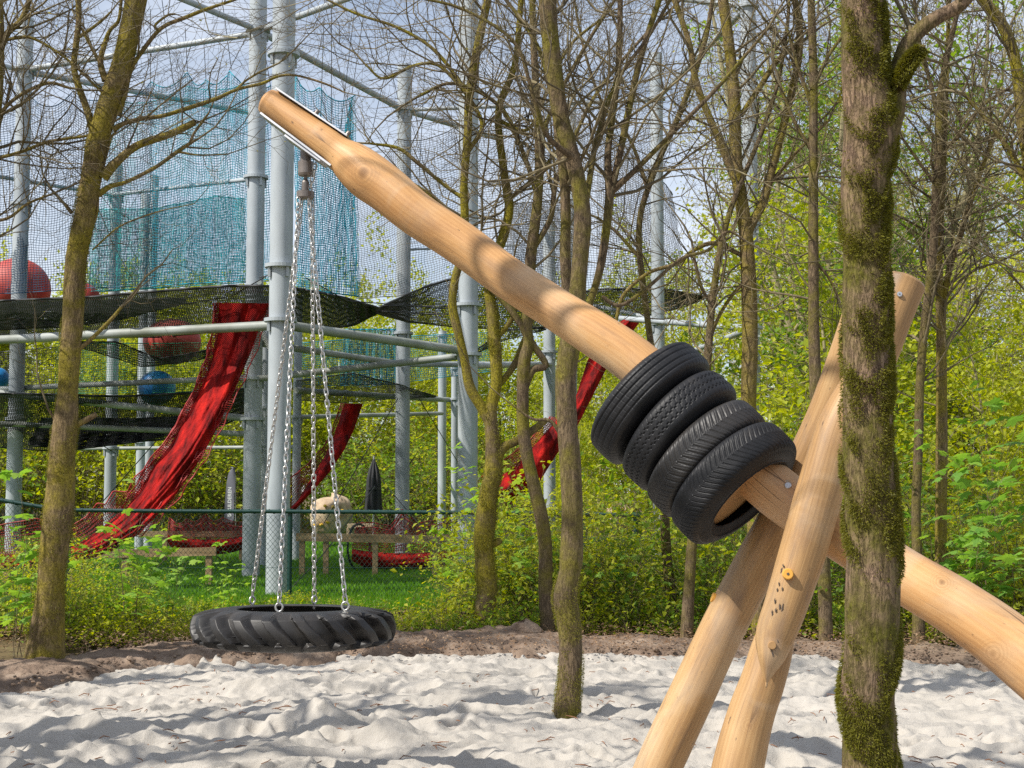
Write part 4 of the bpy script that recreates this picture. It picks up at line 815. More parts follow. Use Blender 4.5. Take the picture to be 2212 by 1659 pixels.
def trunk_tube(b, row, sub=6, sides=18, rough=.07, rng=None, hollow=None):
    """(px,py,D,w_px) rows -> lumpy trunk; returns centre line, radii"""
    R = np.array([[*P(*p[:3]), p[3] * p[2] / FPX / 2] for p in row]); R = crom(R, sub); c = R[:, :3]; rad = R[:, 3]; n = len(c)
    L = np.concatenate([[0], np.cumsum(np.linalg.norm(np.diff(c, axis=0), axis=1))]); m = max(n, int(L[-1] / .035)); m = min(m, 260); tt = np.linspace(0, L[-1], m)
    c = np.stack([np.interp(tt, L, c[:, i]) for i in range(3)], -1); rad = np.interp(tt, L, rad)
    T = unit(np.gradient(c, axis=0)); ref = np.array([0, 1., 0]); U = unit(np.cross(T, ref)); V = np.cross(T, U); a = np.linspace(0, 2 * np.pi, sides, endpoint=False)
    s = (rng or RNG).uniform(0, 60); big = fbm(np.cos(a)[None] * .9 + s + tt[:, None] * 1.6, np.sin(a)[None] * .9 + tt[:, None] * 1.1 + s, 3) - .5; sm = fbm(a[None] * 3 + s, tt[:, None] * 7 + s, 3) - .5
    Rr = rad[:, None] * (1 + rough * 2 * big + rough * sm)
    X = c[:, None] + (U[:, None] * np.cos(a)[None, :, None] + V[:, None] * np.sin(a)[None, :, None]) * Rr[..., None]; b.grid(X, closeu=True)
    for e in (0, -1): b.tube([c[e] - T[e] * .001, c[e] + T[e] * .001 * (1 if e else -1)], rad[e] * .97, sides)
    return c, rad, T
def tree(label, base, limbs, mat, group=None, seed=1, twigs=24, twl=(.5, 1.4), ext=True, minw=14, mossn=0, name='bare_tree', mx=3, kids=(5, 5, 4), sides=18, zmin=1.6, buds=None, rough=.07, twr=.011, tmat=None, extn=3, flatD=1.):
    """a tree set out limb by limb; the first limb is the trunk, all limbs are one wood mesh, fine growth is the crown"""
    rng = np.random.default_rng(seed); D = base[2] if len(base) > 2 else CAMH * FPX / (base[1] - HZ)
    o = thing(name, (GX(base[0], D), D, 0), label, 'tree', group); b = MB(); tw = MB(); ends = []; samples = []
    for k, L in enumerate(limbs):
        rows = [(p[0], p[1], D + (p[3] if len(p) > 3 else 0), p[2]) for p in L]
        c, rad, T = trunk_tube(b, rows, sides=sides if rows[0][3] > 18 else 10, rough=rough, rng=rng)
        if ext and L[-1][1] <= 4:      # limb leaves the picture at the top: let it go on growing
            grow(tw, c[-1], T[-1], 2.4, rad[-1] * .95, 0, 3, (extn, 4, 4), rng, ends, up=.06, wig=.12)
        elif k and L[-1][2] <= 9: grow(tw, c[-1], T[-1], .7, rad[-1], 1, 3, (2, 3, 3), rng, ends)
        for i in range(len(c)): 
            if c[i, 2] > zmin: samples.append((c[i], rad[i], T[i], k))
    wgt = np.array([1. if s[3] == 0 else 2.2 for s in samples]); wgt /= wgt.sum()
    for q in range(twigs):
        c, r, T, k = samples[rng.choice(len(samples), p=wgt)]; d = perp_dirs(T, rng.uniform(.6, 1.25), rng); L = rng.uniform(*twl)
        grow(tw, c + d * r * .7, d, L, min(r * .5, twr * (.5 + L * .6)), 1, mx, (0,) + tuple(kids[1:]), rng, ends, up=.07, flatD=flatD)
    b.build('trunk', mat, o)
    if tw.n:
        cr_ = tw.build('crown', tmat or m_twig, o, smooth=True)
        if buds:
            e = np.array(ends); e = e[rng.choice(len(e), min(buds, len(e)), replace=False)]; lb = MB(); leaves(lb, e + rng.normal(0, .01, e.shape), .020, rng); lb.build('young_leaf_buds', m_leafO, o, smooth=False)
    return o

def tufts(parent, row, D, n, seed, size=(.006, .018), cover=None, mat=None, frq=1.):
    """moss: many tiny blades standing on the bark where cover(angle, height) says"""
    rng = np.random.default_rng(seed); R = np.array([[*P(p[0], p[1], D + (p[3] if len(p) > 3 else 0)), p[2] * (D + (p[3] if len(p) > 3 else 0)) / FPX / 2] for p in row]); R = crom(R, 8); L = np.concatenate([[0], np.cumsum(np.linalg.norm(np.diff(R[:, :3], axis=0), axis=1))])
    t = rng.uniform(0, L[-1], n * 3); c = np.stack([np.interp(t, L, R[:, i]) for i in range(3)], -1); rad = np.interp(t, L, R[:, 3]); a = rng.uniform(0, 2 * np.pi, n * 3)
    T = unit(R[-1, :3] - R[0, :3]); U = unit(np.cross(T, [0, 1., 0])); V = np.cross(T, U); nrm = U[None] * np.cos(a)[:, None] + V[None] * np.sin(a)[:, None]
    cov = fbm(c[:, 0] * 7 + np.cos(a) * .8 * frq + seed, c[:, 2] * 6 * frq + np.sin(a) * .8 * frq + 9, 5); ok = cov > cover(nrm, c); c = c[ok][:n]; nrm = nrm[ok][:n]; rad = rad[ok][:n]; cov = cov[ok][:n]; m = len(c)
    th = np.clip((cov - .45) * .09, 0, .016)
    p = c + nrm * (rad * .97 + th * rng.random(m) ** .5)[:, None]; d = unit(nrm + rng.normal(0, .45, (m, 3)) + np.array([0, 0, -.35])); Lb = rng.uniform(size[0], size[1], m)[:, None]; s_ = unit(np.cross(d, rng.normal(size=(m, 3)))) * Lb * .17
    v = np.stack([p - s_, p + s_, p + d * Lb], 1).reshape(-1, 3); b = MB(); b.add(v, t=np.arange(3 * m).reshape(-1, 3), rnd=np.repeat(np.clip(rng.normal(.45, .22, m), 0, 1), 3)); return b.build('moss', mat or m_moss, parent, smooth=False)

# leaning tree at the left with its broken limbs
TA = [(92, 1475, 98), (96, 1440, 88), (102, 1366, 74), (108, 1290, 61), (111, 1233, 58), (123, 1135, 64), (130, 1071, 62), (134, 985, 54), (142, 915, 54), (147, 850, 43), (150, 780, 45), (157, 685, 44), (163, 568, 46), (183, 467, 45), (198, 380, 44), (213, 300, 46), (240, 210, 48), (262, 145, 46), (280, 67, 46), (296, -10, 48)]
TAL = [TA, [(205, 300, 20), (190, 243, 16), (170, 187, 15), (160, 145, 14), (164, 100, 14), (170, 45, 13), (169, -6, 13)],
       [(228, 175, 16), (217, 133, 13), (228, 90, 11), (238, 65, 9), (256, 45, 8), (262, 2, 7)], [(216, 135, 9), (196, 100, 7), (182, 72, 7), (176, 60, 4)], [(170, 80, 8), (200, 60, 7), (225, 40, 6), (240, 25, 4)],
       [(255, 250, 14), (270, 205, 11), (284, 150, 9), (310, 107, 10), (350, 60, 9), (400, 38, 9), (440, 22, 8), (500, 2, 6)], [(345, 68, 8), (335, 55, 6), (362, 33, 5), (378, 30, 3)],
       [(244, 280, 14), (270, 266, 10), (310, 256, 10), (353, 250, 9), (417, 230, 10), (467, 213, 9), (513, 193, 7), (567, 180, 7), (600, 165, 6), (640, 163, 5), (700, 180, 5), (745, 200, 3)], [(510, 195, 7), (530, 175, 5), (562, 155, 5)],
       [(222, 385, 26), (238, 365, 22), (263, 340, 18), (300, 313, 17), (367, 290, 16), (405, 272, 15), (421, 264, 14)], [(212, 420, 16), (240, 402, 12), (273, 393, 9), (333, 363, 9), (380, 330, 9), (410, 310, 8), (428, 300, 5)], [(412, 308, 8), (418, 290, 6), (438, 262, 6), (452, 243, 4)], [(385, 328, 6), (430, 335, 4), (492, 333, 3)],
       [(170, 755, 12), (182, 745, 10), (205, 725, 9), (240, 690, 8), (262, 664, 7)], [(150, 930, 18), (168, 917, 14), (190, 905, 13), (208, 895, 11)], [(142, 945, 13), (128, 920, 9), (112, 895, 7), (105, 885, 5)], [(155, 460, 9), (146, 448, 8), (140, 440, 6)],
       [(195, 500, 6), (210, 460, 6), (215, 400, 5), (240, 300, 5), (250, 285, 4)], [(200, 540, 4), (250, 495, 4), (290, 475, 4), (350, 455, 3), (420, 440, 2)]]
tA = tree('leaning mossy tree with broken limbs at the left, rooted beside the sand', (95, 1440), TAL, m_bark, seed=21, twigs=30, twl=(.3, .9), sides=26, zmin=3.0, kids=(4, 4, 3), buds=240)
tufts(tA, TA[:16], CAMH * FPX / (1440 - HZ), 26000, 5, (.007, .015), lambda n_, c: .04 * RNG.normal(size=len(c)) + np.where(c[:, 2] < .35, .36, .50) - .05 * n_[:, 1])
# slim tree standing in the sand
TB = [(1226, 1560, 62), (1226, 1530, 57), (1228, 1500, 52), (1232, 1450, 50), (1232, 1379, 50), (1226, 1330, 52), (1221, 1290, 52), (1230, 1240, 46), (1234, 1205, 51), (1236, 1112, 46), (1233, 1012, 46), (1226, 930, 45), (1222, 860, 46), (1223, 805, 44), (1232, 745, 46), (1243, 690, 42), (1250, 600, 36), (1258, 500, 38), (1256, 433, 36), (1238, 345, 34), (1212, 255, 36), (1196, 150, 38), (1186, 60, 38), (1182, -8, 40)]
TBL = [TB, [(1232, 760, 26, .1), (1226, 650, 24, .2), (1221, 553, 24, .2), (1222, 467, 22, .2), (1218, 380, 22, .2), (1206, 300, 18, .2), (1196, 230, 14, .3), (1170, 120, 10, .4), (1130, 50, 9, .5), (1090, -4, 8, .6)],
       [(1240, 720, 20, .3), (1275, 650, 16, .4), (1300, 560, 18, .4), (1316, 430, 19, .4), (1313, 330, 16, .4), (1330, 200, 14, .4), (1338, 110, 13, .4), (1340, -4, 12, .4)], [(1312, 450, 17, .4), (1335, 350, 15, .4), (1360, 230, 15, .4), (1385, 120, 14, .4), (1425, -4, 13, .4)],
       [(1236, 340, 16, -.1), (1180, 290, 10, -.2), (1150, 200, 9, -.3), (1110, 90, 8, -.3), (1000, 20, 7, -.3), (900, -6, 6, -.3)], [(1316, 420, 14, .4), (1380, 360, 12, .3), (1450, 290, 10, .3), (1540, 200, 9, .3), (1610, 120, 7, .3), (1660, 60, 6, .3)],
       [(1258, 480, 16, 0), (1275, 380, 13, .2), (1290, 300, 12, .2), (1330, 180, 9, .2), (1400, 80, 8, .2), (1450, -4, 7, .2)], [(1300, 640, 9, .3), (1340, 660, 9, .3), (1400, 620, 8, .3), (1470, 560, 8, .3), (1530, 540, 7, .3), (1570, 500, 6, .3), (1610, 520, 5, .3)],
       [(1225, 960, 12, 0), (1190, 910, 8, 0), (1150, 905, 6, 0), (1100, 870, 4, 0)]]
tB = tree('slim grey brown tree growing out of the sand in the middle', (1226, 1545), TBL, m_bark2, seed=22, twigs=52, twl=(.5, 1.5), sides=22, zmin=3.4, buds=160, flatD=1.2)
tufts(tB, TB[:8], CAMH * FPX / (1545 - HZ), 7000, 6, (.006, .013), lambda n_, c: np.where(c[:, 2] < .45, .44, .60))
# mossy tree behind the soil bank
TC = [(1045, 1395, 58), (1046, 1370, 50), (1049, 1310, 45), (1052, 1270, 44), (1046, 1200, 42), (1046, 1165, 44), (1050, 1110, 42), (1056, 1060, 38), (1066, 1010, 38), (1064, 950, 32), (1060, 890, 28), (1072, 830, 24), (1071, 775, 26), (1067, 720, 25), (1061, 660, 24), (1056, 620, 22), (1064, 560, 22, .1), (1084, 520, 22, .2), (1100, 450, 20, .2), (1088, 367, 18, .2), (1077, 240, 16, .2), (1112, 140, 14, .2), (1126, -4, 13, .2)]
TCL = [TC, [(1062, 920, 24), (1040, 880, 22), (1015, 836, 22), (1003, 775, 19), (988, 711, 20), (977, 659, 19), (984, 600, 17), (1000, 540, 18), (1004, 470, 18), (1002, 400, 17), (1010, 300, 18), (1013, 210, 18), (1030, 110, 19), (1050, 17, 18), (1054, -6, 18)],
       [(1066, 1015, 26), (1085, 970, 22), (1118, 952, 18), (1150, 930, 17), (1182, 906, 12)], [(1068, 730, 15), (1085, 716, 12), (1105, 690, 10), (1118, 650, 8)], [(1072, 840, 12), (1110, 790, 14, .1), (1130, 740, 12, .2), (1150, 690, 10, .3)],
       [(1003, 430, 10), (960, 400, 8), (900, 350, 9, -.1), (860, 320, 8, -.1), (800, 310, 5, -.1)], [(1010, 330, 11), (1040, 260, 9), (960, 150, 8), (900, 140, 7), (830, 170, 6), (790, 140, 5)], [(1000, 500, 9), (940, 430, 8), (880, 390, 6), (850, 380, 5)],
       [(1076, 260, 10, .2), (1140, 280, 8, .2), (1180, 200, 8, .3), (1230, 100, 7, .3), (1300, 40, 6, .3)], [(1010, 200, 9), (940, 110, 8), (860, 60, 7), (770, 30, 6), (700, -4, 5)], [(1100, 430, 11, .2), (1160, 380, 9, .3), (1200, 330, 8, .3)], [(1050, 1180, 20), (1075, 1170, 16), (1083, 1166, 10)]]
tC = tree('crooked multi-stemmed tree with yellow moss behind the bank of soil', (1045, 1383), TCL, m_barkY, seed=23, twigs=62, twl=(.5, 1.7), sides=20, zmin=3.6, buds=200, flatD=1.2)
tufts(tC, TC[:16], CAMH * FPX / (1383 - HZ), 9000, 7, (.010, .022), lambda n_, c: .54 + 0 * c[:, 0])
TK = [(1186, 1420, 36), (1182, 1330, 32), (1178, 1262, 30), (1178, 1179, 29), (1168, 1110, 29), (1154, 1050, 28), (1140, 990, 27), (1130, 925, 27), (1129, 847, 26), (1132, 784, 28), (1142, 740, 24), (1138, 700, 22), (1143, 620, 24), (1148, 540, 24), (1160, 450, 22), (1165, 330, 20), (1158, 200, 17), (1152, 80, 15), (1150, -5, 14)]
tree('brown stem rising between the two nearest middle trees', (1186, 1385), [TK, [(1142, 740, 14), (1120, 690, 12), (1095, 655, 10)], [(1130, 850, 16), (1150, 800, 16), (1180, 790, 14), (1152, 745, 15), (1118, 690, 14), (1085, 650, 11), (1062, 628, 8)], [(1148, 545, 14), (1190, 470, 12), (1200, 400, 11), (1240, 300, 9), (1290, 200, 8), (1380, 90, 7), (1470, 0, 6)], [(1160, 420, 12), (1130, 330, 10), (1080, 230, 9), (980, 180, 8), (900, 210, 6)], [(1165, 300, 11), (1210, 200, 9), (1270, 90, 8), (1330, -3, 7)]],
     m_bark2, seed=24, twigs=40, twl=(.5, 1.6), zmin=3.6, flatD=1.2)
# nearest tree: thick trunk covered with dark moss
TD = [(1885, 1990, 142), (1882, 1800, 124), (1880, 1659, 118), (1878, 1560, 112), (1874, 1500, 114), (1882, 1400, 112), (1884, 1300, 116), (1886, 1200, 112), (1884, 1110, 114), (1876, 1020, 106), (1874, 940, 106), (1874, 860, 104), (1872, 780, 100), (1870, 660, 100), (1872, 560, 100), (1868, 460, 98), (1870, 380, 106), (1880, 300, 114), (1876, 220, 108), (1866, 140, 96), (1864, 60, 92), (1862, -10, 90)]
tD = tree('thick foreground trunk clothed in dark green moss, right of the tyres', (1885, 1976), [TD, [(1912, 320, 40, -.02), (1932, 250, 42, -.02), (1938, 190, 42), (1945, 140, 40), (1962, 95, 36), (1995, 58, 33), (2035, 32, 31), (2070, 14, 30), (2098, -14, 28)], [(1935, 185, 26, -.04), (1965, 128, 20, -.07), (1985, 108, 17, -.08), (1996, 102, 14, -.08)]],
          m_barkD, seed=25, twigs=5, twl=(.2, .6), sides=72, zmin=3.0, rough=.028, extn=3)
mossc = lambda n_, c: .595 + .07 * RNG.normal(size=len(c)) - .09 * np.clip(n_[:, 0], -1, 1) - .05 * (fbm(c[:, 0] * 40 + n_[:, 0] * 3, c[:, 2] * 30, 2) - .5) - np.where((c[:, 2] > 2.3) & (c[:, 2] < 2.7), .07, 0) - np.where(c[:, 2] < 1.0, .07, 0) - np.where(c[:, 2] > 2.95, .05, 0)
tufts(tD, TD, 5.0, 110000, 8, (.005, .014), mossc, frq=2.1)
tufts(tD, [(1935, 185, 30, -.04), (1965, 128, 26, -.07), (1985, 108, 24, -.08), (1992, 102, 20, -.08)], 5.0, 6000, 9, (.006, .016), lambda n_, c: .3 + 0 * c[:, 0])
m_scar = M('torn_bark_wood', [(.3, (.30, .14, .09)), (.55, (.50, .33, .25)), (.8, (.62, .48, .40))], 9, (1, 1, .2), rough=.9, bs=.8, bd=.02, bscale=14)
b = MB(); u = np.linspace(0, 2 * np.pi, 28, endpoint=False)[:, None]; v = np.linspace(0, 1, 8)[None]; sc0 = P(1905, 862, 5.0 - .082); X = np.stack([sc0[0] + np.cos(u) * v * .034 * (1 + .25 * np.sin(3 * u)), sc0[1] + .026 * v ** 2 + .012 * np.cos(u) * v + 0 * u, sc0[2] + np.sin(u) * v * .088 * (1 + .2 * np.cos(2 * u + 1)) - .01 * v], -1); b.grid(np.swapaxes(X, 0, 1), closeu=True); b.build('scar', m_scar, tD)

TE = [(1640, 1430, 44), (1640, 1320, 38), (1632, 1150, 36), (1622, 1000, 34), (1617, 880, 34), (1620, 760, 34), (1619, 660, 34), (1615, 563, 32), (1608, 479, 30), (1590, 354, 27), (1586, 208, 27), (1573, 83, 24), (1561, -6, 24)]
tree('tall forked tree behind the car tyres, with rough mossy bark', (1640, 1390), [TE, [(1612, 520, 22), (1622, 488, 20), (1648, 438, 20), (1665, 375, 19), (1698, 250, 17), (1722, 146, 17), (1727, 60, 16), (1716, -5, 15)], [(1603, 450, 18), (1598, 417, 17), (1557, 312, 16), (1507, 188, 15), (1488, 90, 13), (1455, -4, 12)], [(1600, 250, 12), (1640, 190, 12), (1680, 130, 12), (1720, 100, 9)],
     [(1615, 560, 10), (1580, 540, 10), (1540, 525, 10), (1500, 540, 9), (1460, 570, 9), (1400, 590, 8), (1345, 640, 8), (1330, 700, 7)], [(1617, 600, 10), (1580, 640, 7), (1545, 700, 8), (1530, 760, 6)], [(1660, 400, 10), (1720, 330, 8), (1790, 260, 6)]],
     m_bark, seed=26, twigs=44, twl=(.5, 1.7), zmin=3.0, flatD=1.2)
TF = [(1785, 1440, 34), (1783, 1330, 30), (1778, 1200, 28), (1768, 1000, 26), (1762, 850, 26), (1758, 700, 24), (1757, 500, 22), (1757, 333, 20), (1757, 167, 19), (1752, -6, 17)]
tree('straight slender trunk just left of the thick mossy trunk', (1785, 1405), [TF, [(1757, 240, 10), (1740, 190, 9), (1725, 150, 7), (1700, 60, 6)], [(1757, 190, 9), (1790, 120, 8), (1830, 60, 7), (1850, -3, 6)], [(1758, 560, 8), (1790, 600, 6), (1810, 640, 5)], [(1756, 330, 9), (1720, 270, 8), (1690, 200, 8)]], m_bark2, seed=27, twigs=34, twl=(.5, 1.6), zmin=2.8)
TG = [(1985, 1415, 30), (1984, 1330, 26), (1981, 1200, 22), (1979, 1100, 20), (1984, 950, 20), (1987, 830, 19), (1997, 700, 18), (2007, 620, 18), (2016, 540, 18), (2021, 430, 19), (2028, 344, 20), (2030, 240, 19), (2040, 150, 14), (2060, 60, 12), (2075, -4, 10)]
tree('pale slender trunk to the right of the thick mossy trunk', (1985, 1398), [TG, [(2028, 260, 12), (2010, 180, 9), (1990, 110, 8), (1975, 0, 7)], [(2029, 330, 10), (2075, 290, 9), (2120, 230, 8), (2180, 190, 6)], [(2022, 400, 9), (1985, 350, 7), (1950, 300, 6)]], m_bark2, seed=28, twigs=46, twl=(.5, 1.6), zmin=2.4)
TH_ = [(2034, 1420, 34), (2033, 1330, 30), (2032, 1222, 25), (2034, 1014, 25), (2034, 850, 24), (2032, 700, 20), (2028, 560, 16), (2034, 430, 14), (2040, 300, 12), (2046, 150, 10), (2050, -4, 9)]
tree('dark trunk with a leaning fork, second from the right edge', (2034, 1385), [TH_, [(2034, 720, 16), (2040, 640, 15), (2055, 565, 14), (2072, 516, 14), (2095, 439, 13), (2121, 363, 11), (2150, 290, 9), (2180, 240, 7)]], m_bark, seed=29, twigs=46, twl=(.5, 1.5), zmin=2.2)
TI = [(2330, 1480, 40), (2320, 1200, 34), (2290, 900, 30), (2260, 650, 27), (2232, 420, 26), (2207, 260, 24), (2196, 150, 25), (2168, 60, 25), (2118, -8, 23)]
tree('yellow lichened limb arching in at the top right corner', (2330, 1420), [TI, [(2230, 420, 14), (2190, 340, 12), (2140, 270, 10), (2080, 200, 8)]], m_barkY, seed=30, twigs=40, twl=(.5, 1.5), zmin=2.6)
TJ = [(-60, 1470, 46), (-52, 1200, 38), (-44, 900, 34), (-34, 600, 30), (-14, 300, 26), (-4, 160, 24), (-2, 60, 22), (-6, -8, 20)]
tree('dark tree whose limbs reach in from the left edge', (-60, 1440), [TJ, [(-4, 130, 14), (14, 75, 14), (45, 45, 13), (60, 10, 12), (66, -4, 11)], [(-10, 260, 10), (30, 215, 8), (100, 180, 8), (150, 190, 6)], [(-20, 345, 9), (40, 330, 8), (110, 305, 7), (200, 290, 6), (260, 255, 4)], [(-24, 480, 8), (20, 470, 7), (60, 440, 6), (110, 420, 5)], [(0, 90, 8), (60, 80, 7), (120, 110, 6), (170, 150, 6), (230, 210, 5)]], m_bark, seed=31, twigs=70, twl=(.5, 1.5), zmin=3.0, kids=(4, 5, 4), buds=240)
TM = [(1480, 1430, 30), (1490, 1250, 24), (1500, 1100, 20), (1520, 900, 18), (1530, 760, 17), (1540, 640, 16), (1560, 520, 14), (1590, 420, 12), (1640, 300, 10), (1680, 180, 9), (1700, 60, 8), (1705, -4, 7)]
tree('thin crooked sapling just left of the forked tree', (1480, 1392), [TM, [(1538, 660, 9), (1515, 620, 8), (1500, 560, 7)]], m_bark2, seed=32, twigs=26, twl=(.4, 1.3), zmin=2.4)
TN = [(1470, 1420, 26), (1440, 1200, 22), (1430, 900, 18), (1400, 700, 14), (1380, 500, 14), (1410, 380, 13), (1470, 240, 13), (1520, 100, 11), (1540, -4, 10)]
tree('bare crooked tree in the gap left of the tall grey pole', (1470, 1360), [TN, [(1400, 410, 10), (1360, 300, 8), (1300, 220, 7), (1260, 100, 6), (1240, -3, 5)], [(1385, 560, 9), (1330, 500, 7), (1290, 470, 6)]], m_bark2, seed=33, twigs=34, twl=(.6, 1.7), zmin=3.8)

# ------------------------------------------------------------------ woodland trees behind, several kinds copied about
def wood_tree(kind, seed):
    rng = np.random.default_rng(seed); b = MB(); tw = MB(); ends = []
    H = {'leafy': 11, 'yellow': 7.5, 'bare': 12, 'birch': 13, 'shade': 12}[kind] * rng.uniform(.9, 1.1); r0 = {'leafy': .13, 'yellow': .07, 'bare': .14, 'birch': .10, 'shade': .17}[kind]
    n = 14; p = np.zeros((n, 3)); d = np.array([0, 0, 1.])
    for i in range(1, n): d = unit(d + rng.normal(size=3) * [.10, .10, 0] + [0, 0, .1]); p[i] = p[i - 1] + d * H / (n - 1)
    rad = r0 * (1 - .8 * np.linspace(0, 1, n)); rad[0] *= 1.4; p[0, 2] = -.2; b.tube(p, rad, 9, jit=.12, rng=rng)
    nl = {'leafy': 24, 'yellow': 20, 'bare': 22, 'birch': 22, 'shade': 20}[kind]; lo = {'leafy': .18, 'yellow': .08, 'bare': .3, 'birch': .3, 'shade': .2}[kind]
    for k in range(nl):
        t = rng.uniform(lo, 1) * (n - 1); i = min(int(t), n - 2); q = p[i] + (p[i + 1] - p[i]) * (t - i); d = unit([rng.normal(), rng.normal(), rng.uniform(.1, .9)]); L = rng.uniform(1.0, 2.4) * (1.25 - .5 * t / n)
        grow(tw, q, d, L, rad[i] * (.38 if kind != 'shade' else .62), 1, 3, (0, 4, 5 if kind == 'bare' else 3) if kind != 'shade' else (0, 3, 1), rng, ends, up=.05, wig=.2, seg=.35, minr=.004)
    return p, b, tw, np.array(ends), rng
def make_wood(kind, seed, nleaf, size, lm, bm, label, group):
    p, b, tw, e, rng = wood_tree(kind, seed); o = thing('woodland_tree' if kind != 'birch' else 'birch_tree', (0, 0, 0), label, 'tree', group)
    b.build('trunk', bm, o); c = tw.build('crown', m_twigB, o)
    if nleaf:
        q = e[rng.integers(0, len(e), nleaf)] + rng.normal(0, .16, (nleaf, 3)); den = fbm(q[:, 0] * 1.3 + seed, q[:, 2] * 1.3 + q[:, 1], 3); q = q[den > .42]
        lb = MB(); leaves(lb, q, size, rng, asp=.7, flat=.2); lb.build('foliage', lm, o, smooth=False)
    return o
GR = {'L': 'leafy trees of the wood behind', 'Y': 'low yellow green trees of the wood behind', 'B': 'bare trees of the wood behind', 'W': 'white birches of the wood behind'}
LB = {'L': 'tree in thin bright green leaf in the wood behind', 'Y': 'low tree in yellow green leaf beyond the climbing frame', 'B': 'brown nearly leafless tree in the wood behind', 'W': 'white stemmed birch in thin leaf in the wood behind'}
protos = {'L': [make_wood('leafy', 100 + i, 5200, .12, m_leafG if i % 2 else m_leafY, m_twigB, LB['L'], GR['L']) for i in range(4)],
          'Y': [make_wood('yellow', 200 + i, 7500, .13, m_leafY, m_twigB, LB['Y'], GR['Y']) for i in range(3)],
          'B': [make_wood('bare', 300 + i, 2600, .075, m_leafO, m_twigB, LB['B'], GR['B']) for i in range(3)],
          'W': [make_wood('birch', 400 + i, 4500, .09, m_leafO, m_birch, LB['W'], GR['W']) for i in range(2)]}
used = set()
def place(kind, px, D, sc=1., rz=None):
    pr = protos[kind]; k = PR.integers(len(pr)); s = pr[k]; rz = PR.uniform(0, 6.28) if rz is None else rz; loc = (GX(px, D), D, -.05)
    if s.name not in used: used.add(s.name); s.location = loc; s.rotation_euler = (0, 0, rz); s.scale = (sc, sc, sc); return s
    return dup(s, loc, rz, sc)
PR = np.random.default_rng(77)
def clear_px(D): return 1500 + 2.7 * FPX / D      # keeps the crowns from hiding the tower
for i in range(34):
    D = PR.uniform(26, 62); place('L', PR.uniform(clear_px(D), 2750), D, PR.uniform(.8, 1.1))
for i in range(20): place('Y', PR.uniform(-300, 1500), PR.uniform(46, 66), PR.uniform(.85, 1.1))
for i in range(12):
    D = PR.uniform(20, 34); place('Y', PR.uniform(1500 + 2.7 * FPX / D, 2550), D, PR.uniform(.5, .8))
for i in range(8): place('Y', PR.uniform(1000, 1560), PR.uniform(34, 44), PR.uniform(.42, .6))
for i in range(18):
    D = PR.uniform(26, 56); place('B', PR.uniform(clear_px(D) - 60, 2600), D, PR.uniform(.75, 1.1))
for i in range(9): place('W', PR.uniform(1500, 2400), PR.uniform(38, 60), PR.uniform(.9, 1.1))
for i in range(36): place('Y', PR.uniform(-500, 1500), PR.uniform(50, 62), PR.uniform(.9, 1.2))
for i in range(16): place('Y', PR.uniform(-400, 420), PR.uniform(45, 56), PR.uniform(.8, 1.1))
for i in range(26): place('L', PR.uniform(-500, 1500), PR.uniform(68, 90), PR.uniform(.7, .95))
for i in range(12): place('L', PR.uniform(1560, 2700), PR.uniform(66, 95), PR.uniform(1.1, 1.4))
# bare trees standing out of frame at the left, whose branches shade the sand
SH = ((-3.3, 5.2, .75), (-5.1, 7.6, .9), (-7.4, 5.0, 1.0), (-4.6, 2.2, .9), (-8.4, 8.6, 1.0), (-6.4, .4, .95), (-9.8, 3.4, 1.05), (-2.6, 1.0, .8), (-6.9, 11.2, .85), (-5.9, 4.4, .7))
shade = [make_wood('shade', 320 + i, 0, .10, None, m_twigB, 'bare tree outside the left edge, standing in the sand', 'trees left of the view') for i in range(3)]
for i, (x, y, s_) in enumerate(SH):
    if i < 3: shade[i].location = (x, y, -.05); shade[i].scale = (s_,) * 3
    else: dup(shade[i % 3], (x, y, -.05), i * 1.7, s_)

# ------------------------------------------------------------------ shrubs, weeds and maple saplings
def maple_leaf(b, c, d, nrm, s, rnd):
    """five lobed leaf as a fan"""
    d = unit(d - nrm * np.dot(d, nrm)); sd_ = np.cross(nrm, d)
    ol = [(0, -.02), (.20, -.16), (.42, -.12), (.34, .05), (.62, .16), (.50, .28), (.66, .46), (.40, .44), (.28, .56), (.18, .62), (.20, .82), (0, 1.05)]
    o_ = np.array(ol + [(-x, y) for x, y in ol[::-1][1:-1]]) * s; z = -.25 * (o_[:, 0] ** 2 + (o_[:, 1] - .4 * s) ** 2) / s
    v = c + sd_ * o_[:, :1] + d * o_[:, 1:] + nrm * z[:, None]; cen = c + d * .35 * s + nrm * .02 * s; n = len(v); V_ = np.vstack([v, cen]); t = [(i, (i + 1) % n, n) for i in range(n)]; b.add(V_, t=t, rnd=rnd)
def make_shrub(seed, H, W_, nst, nl, size, mat, label, group, name='shrub'):
    rng = np.random.default_rng(seed); st = MB(); e = []
    for k in range(nst):
        d = unit([rng.normal() * .35, rng.normal() * .35, 1]); grow(st, (rng.uniform(-W_, W_) * .5, rng.uniform(-W_, W_) * .5, -.03), d, H * rng.uniform(.6, 1.05), .007, 1, 3, (0, 4, 3), rng, e, up=.05, wig=.16, seg=.2, minr=.0016)
    e = np.array(e); q = e[rng.integers(0, len(e), nl)] + rng.normal(0, .05, (nl, 3)); q = q[q[:, 2] > .02]
    o = thing(name, (0, 0, 0), label, 'shrub', group); st.build('stems', m_twig, o); lb = MB(); leaves(lb, q, size, rng, asp=.62, flat=.35); lb.build('foliage', mat, o, smooth=False); return o
